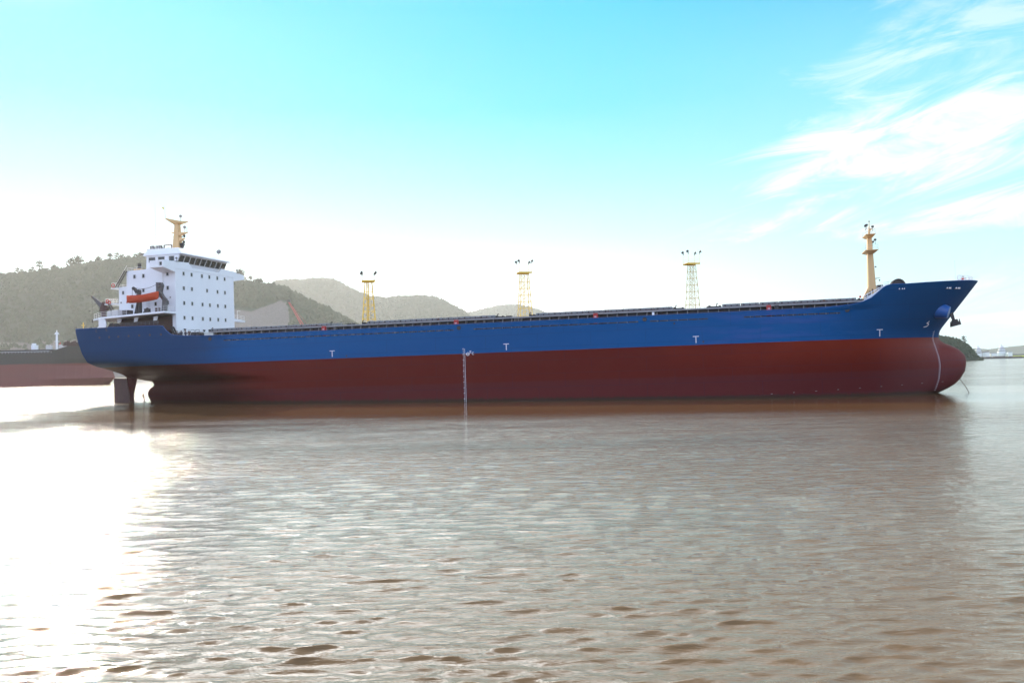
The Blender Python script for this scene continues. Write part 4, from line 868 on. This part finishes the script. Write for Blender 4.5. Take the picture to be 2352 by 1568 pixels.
def person(label, loc, rotz, cloth, pose, hat=True):
    p = in_ship('person', label, 'person', loc, rotz)
    def skin(name, verts, edges, radii, mat, sub=1):
        me = bpy.data.meshes.new(name); me.from_pydata(verts, edges, []); me.materials.append(M[mat]); o = bpy.data.objects.new(name, me); COL.objects.link(o); o.parent = p
        md = o.modifiers.new('skin', 'SKIN'); sv = me.skin_vertices[0].data
        for v, r in zip(sv, radii): v.radius = (r, r)
        sv[0].use_root = True; md.use_smooth_shade = True; s = o.modifiers.new('sub', 'SUBSURF'); s.levels = s.render_levels = sub; return o
    L = pose.get('lean', 0); armL = pose.get('armL', ((.30, .02, 1.15), (.32, -.12, .92))); armR = pose.get('armR', ((-.30, .02, 1.15), (-.32, -.12, .92)))
    pelvis = (0, 0, .95); ch = (0, -L*.4, 1.30); nk = (0, -L*.6, 1.50); hd = (0, -L*.72, 1.60); tp = (0, -L*.78, 1.72)
    V = [pelvis, (0, -L*.2, 1.12), ch, nk, hd, tp, (.11, 0, .90), (.12, -.02, .48), (.12, .03, .08), (-.11, 0, .90), (-.12, -.02, .48), (-.12, .03, .08), (.19, -L*.5, 1.41), armL[0], armL[1], (-.19, -L*.5, 1.41), armR[0], armR[1]]
    E_ = [(0, 1), (1, 2), (2, 3), (3, 4), (4, 5), (0, 6), (6, 7), (7, 8), (0, 9), (9, 10), (10, 11), (2, 12), (12, 13), (13, 14), (2, 15), (15, 16), (16, 17)]
    Rr = [.13, .12, .14, .055, .085, .075, .08, .055, .045, .08, .055, .045, .06, .045, .035, .06, .045, .035]
    skin('body', V, E_, Rr, 'skin')
    cut = lambda a, b, t: tuple(lerp(a[i], b[i], t) for i in range(3))
    V2 = list(V); V2[3] = cut(ch, nk, .8); V2[14] = cut(armL[0], armL[1], .85); V2[17] = cut(armR[0], armR[1], .85)
    keep = [0, 1, 2, 3, 6, 7, 8, 9, 10, 11, 12, 13, 14, 15, 16, 17]; mp = {k: i for i, k in enumerate(keep)}
    skin('coverall', [V2[k] for k in keep], [(mp[a], mp[b]) for a, b in E_ if a in mp and b in mp], [Rr[k]+.025 if k != 3 else .075 for k in keep], cloth)
    g = MB(); g.ball((0, tp[1]+.01, 1.70), .115, 10, 7, (1, 1.1, .85)); g.obj('helmet' if hat else 'hair', M['helmet' if hat else 'cloth_dark'], p, smooth=True)
    g = MB(); g.box((-.02, hd[1]-.115, 1.60), (.02, hd[1]-.085, 1.64)); g.obj('nose', M['skin'], p)
    for s in (-1, 1):
        g = MB(); a = (armL if s > 0 else armR)[1]; g.ball(a, .045, 8, 6, (.7, 1, 1.2))
        for q in range(4): g.tube((a[0]-.03+.02*q, a[1]-.02, a[2]-.02), (a[0]-.03+.02*q, a[1]-.05, a[2]-.10-.01*(q % 2)), .011, .008, 5)
        g.tube((a[0], a[1]-.03, a[2]), (a[0]+s*-.02, a[1]-.09, a[2]-.03), .012, .009, 5); g.obj('hand', M['skin'], p)
        b = MB(); b.box((s*.12-.05, -.18, 0), (s*.12+.05, .09, .1)); b.obj('boot', M['cloth_dark'], p, bevel=.03)
    return p
person('crewman in dark clothes reaching back towards the winch, leftmost of the three at the rail', (-67.7, -12.2, 13.65), .4, 'cloth_dark', {'lean': .25, 'armR': ((-.48, -.05, 1.25), (-.72, -.15, 1.12))})
person('crewman in dark blue seen from the shoulders up, middle of the three at the rail', (-66.75, -12.2, 13.65), -.2, 'cloth_dark', {'lean': .1})
person('crewman in brown clothes at the rail, rightmost of the three by the white house', (-65.95, -12.2, 13.65), .5, 'cloth_brown', {'lean': .15})
person('crewman in a red jacket standing at the very tip of the bow', (76.45, -1.3, 17.2), .9, 'cloth_red', {'lean': .12, 'armL': ((.36, -.15, 1.3), (.42, -.35, 1.35))}, hat=False)

rp = in_ship('rope', 'slack rust-brown rope trailing from the bulbous bow down to the water', 'rope', (0, 0, 0))
g = MB(); g.path([(75.7, 1.0, 1.6), (76.1, 1.1, .95), (76.6, 1.2, .2), (77.25, 1.3, -1.1)], .05, 6); g.obj('strand', M['brown'], rp)

# ================================================================== yellow lamp towers on the pier behind the ship
mb = MB(); mb.box((-66, 222, -2), (80, 240, 3.0)); pier = mb.obj('pier', M['pier'])
tagobj(pier, 'concrete pier hidden behind the ship, carrying the yellow towers', 'pier')
def tower(x, ztop, wt, wb, lampz, label, broken=False, tm='yellow'):
    t = thing('lamp_tower', label, 'tower', (x, 231, 3.0), 'yellow lattice lamp towers'); t.rotation_euler = (0, 0, .22)
    H = ztop-3.0; lv = [0]; hstep = 4.2
    while lv[-1] < H-1.2: lv.append(lv[-1]+hstep); hstep = max(1.7, hstep*.86)
    lv[-1] = H; hw = lambda z: lerp(wb, wt, z/H)/2; f = MB(); cs = [(-1, -1), (1, -1), (1, 1), (-1, 1)]
    for c in cs: f.tube((c[0]*hw(0), c[1]*hw(0), 0), (c[0]*hw(H), c[1]*hw(H), H), .10, .065, 6)
    f.obj('legs', M[tm], t)
    b = MB()
    for z0, z1 in zip(lv, lv[1:]):
        for i in range(4):
            a, c = cs[i], cs[(i+1) % 4]; b.tube((a[0]*hw(z0), a[1]*hw(z0), z0), (c[0]*hw(z1), c[1]*hw(z1), z1), .032, .032, 5, False); b.tube((c[0]*hw(z0), c[1]*hw(z0), z0), (a[0]*hw(z1), a[1]*hw(z1), z1), .032, .032, 5, False)
            b.tube((a[0]*hw(z1), a[1]*hw(z1), z1), (c[0]*hw(z1), c[1]*hw(z1), z1), .045, .045, 5, False)
    b.obj('bracing', M[tm], t)
    l = MB()
    for s in (-.2, .2): l.tube((s-hw(H)*.3, -hw(H)*.5, 0), (s-hw(H)*.3, -hw(H)*.5, H), .05 if not broken else .12, .05 if not broken else .12, 5)
    for i in range(int(H/.45)): l.box((-.2-hw(H)*.3, -hw(H)*.5-.02, i*.45), (.2-hw(H)*.3, -hw(H)*.5+.02, i*.45+.05))
    l.obj('ladder', M[tm], t)
    p = MB(); P_ = 1.65; p.box((-P_, -P_, H), (P_, P_, H+.14)); p.box((-P_, -P_, H-.25), (P_, -P_+.1, H-.002)); p.box((-P_, P_-.1, H-.25), (P_, P_, H-.002)); pf = p.obj('platform', M['yellow'], t)
    r = MB()
    for h_ in (.55, 1.05): r.path([(-P_+.1, -P_+.1, H+h_), (P_-.1, -P_+.1, H+h_), (P_-.1, P_-.1, H+h_), (-P_+.1, P_-.1, H+h_), (-P_+.1, -P_+.1, H+h_)], .025, 4)
    r.obj('railing', M['white2'], pf)
    for c in cs:
        q = MB(); q.tube((c[0]*(P_-.1), c[1]*(P_-.1), H), (c[0]*(P_-.1), c[1]*(P_-.1), lampz-3.0-.3), .045, .04, 5); po = q.obj('lamp_post', M['white2'] if broken else M['yellow'], t)
        x0, y0, z0 = c[0]*(P_-.1), c[1]*(P_-.1), lampz-3.0
        q = MB(); q.tube((x0, y0, z0-.1), (x0+c[0]*.3, y0-.25, z0+.05), .16, .36, 10); q.tube((x0, y0, z0-.6), (x0, y0, z0), .1, .08, 6); q.obj('floodlight', M['dark'], po)
    return t
tower(-36.6, 28.7, 1.7, 5.6, 30.8, 'pale yellow lattice lamp tower nearest the white bridge house', True)
tower(3.5, 30.0, 1.9, 4.9, 32.9, 'yellow lattice lamp tower in the middle, above the second gap between hatches')
tower(46.6, 31.4, 1.5, 4.7, 34.4, 'yellow lattice lamp tower nearest the bow, sharpest and tallest of them', tm='pale')

# ================================================================== the other ship, left
os_ = thing('cargo_ship', 'dark brown laden ship lying far left behind the blue ship\'s stern', 'ship', (0, 550, 0))
m, t, b = newmat('brown_hull'); oo = t.node('ShaderNodeTexCoord').outputs['Object']; s = t.node('ShaderNodeSeparateXYZ'); t.l.new(oo, s.inputs[0])
nn = t.noise(t.map(oo, scale=(.05, .05, .12)), 1, 5, .6); c = t.mix(t.smooth(t.math('ADD', s.outputs[2], t.math('MULTIPLY', nn, 1.2)), 13.5, 14.3), (.20, .045, .035, 1), (.03, .038, .03, 1)); c = t.mix(t.math('MULTIPLY', nn, .5), c, (.10, .05, .04, 1)); t.l.new(c, b.inputs['Base Color']); b.inputs['Roughness'].default_value = .6
g = MB(); zz = [-1, 1.5, 4, 8, 12, 16, 20]; xs = [-760+i*12 for i in range(34)]+[-352, -340, -328, -316, -304, -296, -290, -285, -280, -275, -270, -266, -262, -258, -256]
NX = len(xs)+1
for sgn in (-1, 1):
    for j, z in enumerate(zz):
        for i in range(NX):
            stem = interp(z, [(-1, -256), (4, -251.5), (8, -253), (12, -254), (20, -249)])
            x = xs[i] if i < len(xs) else stem
            q = max(0, min(1, (stem-x)/42)); y = 19*(1-(1-q)**2)**.6; x = min(x, stem)
            top = interp(x, [(-286, 20.2), (-278, 22.2), (-272, 24.6), (-266, 25.6), (-249, 26.2)]); zq = z if z < 16 else 16+(z-16)/4*(top-16)
            g.v.append((x, 20+sgn*y, zq))
nz_ = len(zz)
for s_ in (0, 1):
    o_ = s_*nz_*NX
    for j in range(nz_-1):
        for i in range(NX-1): g.f.append((o_+j*NX+i, o_+j*NX+i+1, o_+(j+1)*NX+i+1, o_+(j+1)*NX+i))
for i in range(NX-1): g.f.append(((nz_-1)*NX+i, (nz_-1)*NX+i+1, nz_*NX+(nz_-1)*NX+i+1, nz_*NX+(nz_-1)*NX+i))
g.obj('hull', m, os_, smooth=False)
g = MB(); g.box((-620, 2, 20.25), (-284, 38, 22.1)); g.obj('hatch_coaming', M['dark'], os_)
g = MB(); g.tube((-620, .6, 20.4), (-283, .6, 20.9), .09, .09, 5); 
for i in range(80): x = -440+i*2; g.tube((x, .6, 19.9), (x, .6, 20.8), .05, .05, 4)
g.obj('railing', M['white'], os_)
g = MB(); g.tube((-284.2, 12, 20), (-284.2, 12, 31.5), .75, .6, 10); g.tube((-284.2, 12, 31.5), (-284.2, 12, 34.3), .45, .2, 8); g.box((-285.3, 11, 31.6), (-283.1, 13, 31.9)); g.box((-285.4, 11, 27.1), (-283, 13, 27.3)); g.box((-285, 11.3, 32), (-283.4, 12.6, 32.8)); g.obj('foremast', M['white'], os_)
g = MB(); g.prism([(-283.4, 25.0), (-281.6, 27.0), (-282.0, 24.9)], 1, 11.9, 12.0); g.obj('flag', M['redpaint'], os_)
g = MB(); g.box((-299.2, 10, 20), (-296.8, 14, 25.2)); g.box((-298.8, 9.8, 25.21), (-297.6, 13, 26.3)); g.obj('mast_house', M['white'], os_)
g = MB(); g.tube((-268.6, 14, 25), (-268.6, 14, 38.8), .42, .3, 8); 
for z in (29.2, 34.6, 36.8): g.box((-269.6, 13.5, z), (-267.8, 14.5, z+.4))
g.obj('crane_post', M['yellow'], os_)
for i, (x, wd) in enumerate([(-289, 2.2), (-287, 1.2), (-281, 2.4), (-278.4, 2.0), (-275.5, 1.2)]):
    g = MB(); g.box((x, 8, 20.5+max(0, (x+284)*.55)), (x+wd, 10, 24.4+.2*(i % 2))); g.box((x+.2, 7.8, 24.6), (x+wd*.6, 9, 25.1)); g.obj('deck_machinery', M['white2'], os_)
g = MB()
for i in range(7): g.box((-276+i*1.3, 3, 24.0), (-275.2+i*1.3, 5, 26.2+.9*((i*7) % 3)/2))
g.obj('bow_gear', M['brown'], os_)

# ================================================================== shore behind the ship: red crane, antenna, cabin
ct = thing('crawler_crane', 'red lattice boom crane standing on the shore below the pale quarry', 'crane', (-330, 1620, 0))
ct.scale = (2.72, 2.72, 2.72)
g = MB(); L0 = Vector((-3, 0, 7)); L1 = Vector((-26, 0, 47.5)); dv = (L1-L0).normalized(); nv_ = Vector((dv.z, 0, -dv.x))
for (a, c) in ((-1.3, -1.2), (-1.3, 1.2), (1.3, -1.2), (1.3, 1.2)): g.tube(tuple(L0+nv_*a+Vector((0, c, 0))), tuple(L1+nv_*a*.25+Vector((0, c*.4, 0))), .16, .12, 5)
for i in range(22):
    t0, t1 = i/22, (i+1)/22; s0, s1 = lerp(1.3, .33, t0), lerp(1.3, .33, t1); p, q = L0.lerp(L1, t0), L0.lerp(L1, t1)
    for y in (-1, 1): g.tube(tuple(p+nv_*s0*(1 if i % 2 else -1)+Vector((0, y, 0))), tuple(q-nv_*s1*(1 if i % 2 else -1)+Vector((0, y, 0))), .08, .08, 4)
g.obj('boom', M['redpaint'], ct)
g = MB(); g.box((-4, -2.5, 2.6), (5, 2.5, 6.2)); g.box((-4.5, -2.2, 3), (-4.01, -.3, 5.5)); g.tube((4, 0, 6.2), (1.5, 0, 13), .2, .2, 6); g.tube((1.5, 0, 13), tuple(L1), .07, .07, 4); g.obj('cab', M['redpaint'], ct)
g = MB()
for y in (-3, 1.8): g.box((-5, y, 1.0), (5, y+1.2, 2.5))
g.obj('crawler_track', M['dark'], ct)
g = MB(); g.box((-27, -.8, 47.2), (-24.8, .8, 49)); g.obj('boom_head', M['dark'], ct)
mb = MB(); mb.box((-2200, 1600, -2), (-140, 1760, 1.6)); sh = mb.obj('shore', M['sand']); sh['kind'] = 'structure'
at = thing('antenna', 'thin white cellular mast on the hillside beside the white house', 'antenna', (-556, 1910, 64))
at.scale = (2.8, 2.8, 2.8)
g = MB(); g.tube((0, 0, 0), (0, 0, 28), .28, .16, 8); g.obj('pole', M['white'], at)
for (x, z) in [(-1.6, 23), (0, 23.5), (1.8, 23), (-.9, 19)]:
    g = MB(); g.box((x-.22, -.9, z), (x+.22, -.6, z+3.6)); g.tube((0, 0, z+1), (x, -.7, z+1), .06, .06, 4); g.obj('panel', M['white'], at)
hb_ = thing('cabin', 'small white site cabin at the foot of the quarry', 'cabin', (-543, 1870, 82))
hb_.scale = (2.6, 2.6, 2.6)
g = MB(); g.box((-5, -3, -6), (5, 3, 5)); g.obj('wall', M['white'], hb_)
g = MB(); g.prism([(-3.4, 5.01), (3.4, 5.01), (0, 7)], 0, -5.4, 5.4); g.obj('roof', M['cover'], hb_)
for x in (-2.6, 1.4):
    g = MB(); g.box((x, -3.05, 1.5), (x+1.3, -2.98, 3.4)); g.obj('window', M['glass'], hb_)

# ================================================================== far right shore
def plain(n, nx_, poly, mat, top): return None
mb = MB(); N_ = 90; 
gb = MB()
ys = [(1748, -.5), (1752, 1.6), (1775, 3.2), (1900, 4.6), (2300, 5.2)]
for (y, z) in ys:
    for i in range(N_+1):
        x = 560+(1900-560)*i/N_; k_ = (z/5)*(1 if x > 985 else .75); gb.v.append((x, y+6*noise.noise(Vector((x*.02, y*.01, 1))), z*(.8 if x < 985 else 1)+.35*noise.noise(Vector((x*.05, y*.03, 2)))))
for j in range(len(ys)-1):
    for i in range(N_): gb.f.append((j*(N_+1)+i, j*(N_+1)+i+1, (j+1)*(N_+1)+i+1, (j+1)*(N_+1)+i))
o = gb.obj('grass_bank', M['grass'], smooth=True); o['kind'] = 'structure'
ba = thing('barge', 'long low dark barge moored against the far green bank', 'barge', (935, 1735, 0))
g = MB(); g.prism([(-56, 0), (-54, -.5), (52, -.5), (58, 2.6), (-56, 2.6)], 1, -7, 7); g.obj('hull', M['dark'], ba)
g = MB()
for (x0, x1, h_) in [(-50, -30, 1.6), (-26, -14, 1.2), (-8, 12, 1.9), (18, 26, 1.3), (30, 44, 1.0)]: g.box((x0, -4, 2.61), (x1, 4, 2.6+h_))
g.obj('cargo', M['sand'], ba)
for i, (x0, z0, x1, z1, lab) in enumerate([(899, 9.5, 931, 15.4, 'long dark conveyor boom slanting up to the right above the far barge'), (888, 14, 906, 16.0, 'short dark conveyor boom beside the headland, higher than the long one')]):
    cv_ = thing('conveyor', lab, 'conveyor', (x0, 1760, 3))
    g = MB(); g.hexa([(0, -1, z0-4), (0, 1, z0-4), (x1-x0, 1, z1-3.9), (x1-x0, -1, z1-3.9), (0, -1, z0-3), (0, 1, z0-3), (x1-x0, 1, z1-3.1), (x1-x0, -1, z1-3.1)]); g.obj('boom', M['brown'], cv_)
    g = MB(); g.tube((2, 0, -1), (2, 0, z0-4), .3, .3, 6); g.tube(((x1-x0)*.6, 0, -1), ((x1-x0)*.6, 0, lerp(z0, z1, .6)-4), .3, .3, 6); g.obj('support', M['steel'], cv_)
def stepped(x, y, sc_, h_, label):
    tt = thing('shipyard_tower', label, 'tower', (x, y, 4))
    g = MB(); b_ = [(-9, 9, 0, .36), (-6.5, 6.5, .36, .52), (-4.8, 4.8, .56, .74), (-2.8, 2.8, .78, 1.0)]
    for (a, b, z0, z1) in b_: g.box((a*sc_, a*.5*sc_, z0*h_), (b*sc_, -a*.5*sc_, z1*h_))
    g.obj('wall', M['white'], tt)
    g = MB(); g.box((-7.6*sc_, -4.5*sc_, .521*h_), (7.6*sc_, 4.5*sc_, .559*h_)); g.box((-5.8*sc_, -3.4*sc_, .741*h_), (5.8*sc_, 3.4*sc_, .779*h_)); g.obj('ledge', M['cover'], tt)
    g = MB(); g.tube((0, 0, h_), (0, 0, h_*1.14), .3, .2, 6); g.obj('mast', M['steel'], tt)
stepped(926, 1790, .95, 20, 'left one of two hazy stepped white towers beyond the bow')
stepped(978, 1800, 1.15, 21, 'right one of two hazy stepped white towers beyond the bow')
for i, (x, wd, h_, z, lab) in enumerate([(939, 9, 5.5, 8, 'white block-like shed between the two stepped towers'), (984, 9, 5, 8, 'white shed right of the right stepped tower, at the photo edge'), (912, 8, 3, 5, 'low white shed under the long dark conveyor'), (953, 12, 2.2, 9, 'long low pale shed left of the right stepped tower')]):
    bb = thing('shed', lab, 'shed', (x, 1785, 3))
    g = MB(); g.box((-wd/2, -5, 0), (wd/2, 5, z-3+h_-1)); g.obj('wall', M['white'], bb)
    g = MB(); g.prism([(-5.5, z-4+h_+.01), (5.5, z-4+h_+.01), (0, z-2.6+h_)], 0, -wd/2-.3, wd/2+.3); g.obj('roof', M['cover'], bb)
mb = MB(); mb.box((880, 1905, 3), (1900, 1925, 8.5)); o = mb.obj('breakwater', M['pier']); tagobj(o, 'long pale sea wall behind the green bank at far right', 'wall')

# ================================================================== haze
mb = MB(); mb.box((-9800, -9800, -2.5), (9800, 9800, 530)); hz = mb.obj('haze', M['white']); hz['kind'] = 'stuff'; hz['label'] = 'thin bright haze over the river'
m = bpy.data.materials.new('haze'); m.use_nodes = True; nt = m.node_tree; nt.nodes.clear()
pv = nt.nodes.new('ShaderNodeVolumePrincipled'); pv.inputs['Color'].default_value = (1, .98, .95, 1); pv.inputs['Density'].default_value = 6.0e-5; pv.inputs['Anisotropy'].default_value = .55
ou = nt.nodes.new('ShaderNodeOutputMaterial'); nt.links.new(pv.outputs[0], ou.inputs['Volume']); hz.data.materials.clear(); hz.data.materials.append(m)

# ---- pieces that are separate things of one kind become parts of their own
def split_clusters(o, newname=None, tol=.03):
    me = o.data; bm = bmesh.new(); bm.from_mesh(me); bm.verts.ensure_lookup_table(); seen = {}; comps = []
    for v in bm.verts:
        if v.index in seen: continue
        st_ = [v]; seen[v.index] = len(comps); c = [v.index]
        while st_:
            q = st_.pop()
            for e in q.link_edges:
                w_ = e.other_vert(q)
                if w_.index not in seen: seen[w_.index] = len(comps); c.append(w_.index); st_.append(w_)
        comps.append(c)
    bm.free(); co = [v.co for v in me.vertices]
    bb = [([min(co[i][k] for i in c)-tol for k in range(3)], [max(co[i][k] for i in c)+tol for k in range(3)]) for c in comps]
    par = list(range(len(comps)))
    def fd(a):
        while par[a] != a: a = par[a]
        return a
    for a in range(len(comps)):
        for b_ in range(a+1, len(comps)):
            if all(bb[a][0][k] <= bb[b_][1][k] and bb[b_][0][k] <= bb[a][1][k] for k in range(3)): par[fd(b_)] = fd(a)
    groups = {}
    for i, c in enumerate(comps): groups.setdefault(fd(i), set()).update(c)
    if len(groups) < 2: return 1
    if newname is None: return len(groups)
    for gi, g_ in enumerate(list(groups.values())):
        mp = {}; vs_ = []; fs_ = []
        for p in me.polygons:
            if p.vertices[0] in g_:
                for i in p.vertices:
                    if i not in mp: mp[i] = len(vs_); vs_.append(tuple(co[i]))
                fs_.append([mp[i] for i in p.vertices])
        m2 = bpy.data.meshes.new(newname); m2.from_pydata(vs_, [], fs_); m2.materials.append(me.materials[0]); m2.update()
        n_ = bpy.data.objects.new(newname, m2); COL.objects.link(n_); n_.parent = o.parent; n_.location = o.location; n_.rotation_euler = o.rotation_euler
        for md in o.modifiers:
            if md.type == 'BEVEL': k = n_.modifiers.new('bevel', 'BEVEL'); k.width = md.width; k.segments = 2; k.limit_method = 'ANGLE'
    bpy.data.objects.remove(o); return 0
SPLIT = {'deck_bracket': 'deck_bracket', 'bridge_wings': 'bridge_wing', 'cleats': 'cleat', 'crawler_track': 'crawler_track', 'support': 'support', 'cargo': 'cargo', 'mooring_bollards': 'mooring_bollard', 'exhaust_pipe': 'exhaust_pipe'}
for o in list(COL.objects):
    b_ = o.name.split('.')[0]
    if o.type == 'MESH' and b_ in SPLIT and not o.children: split_clusters(o, SPLIT[b_])
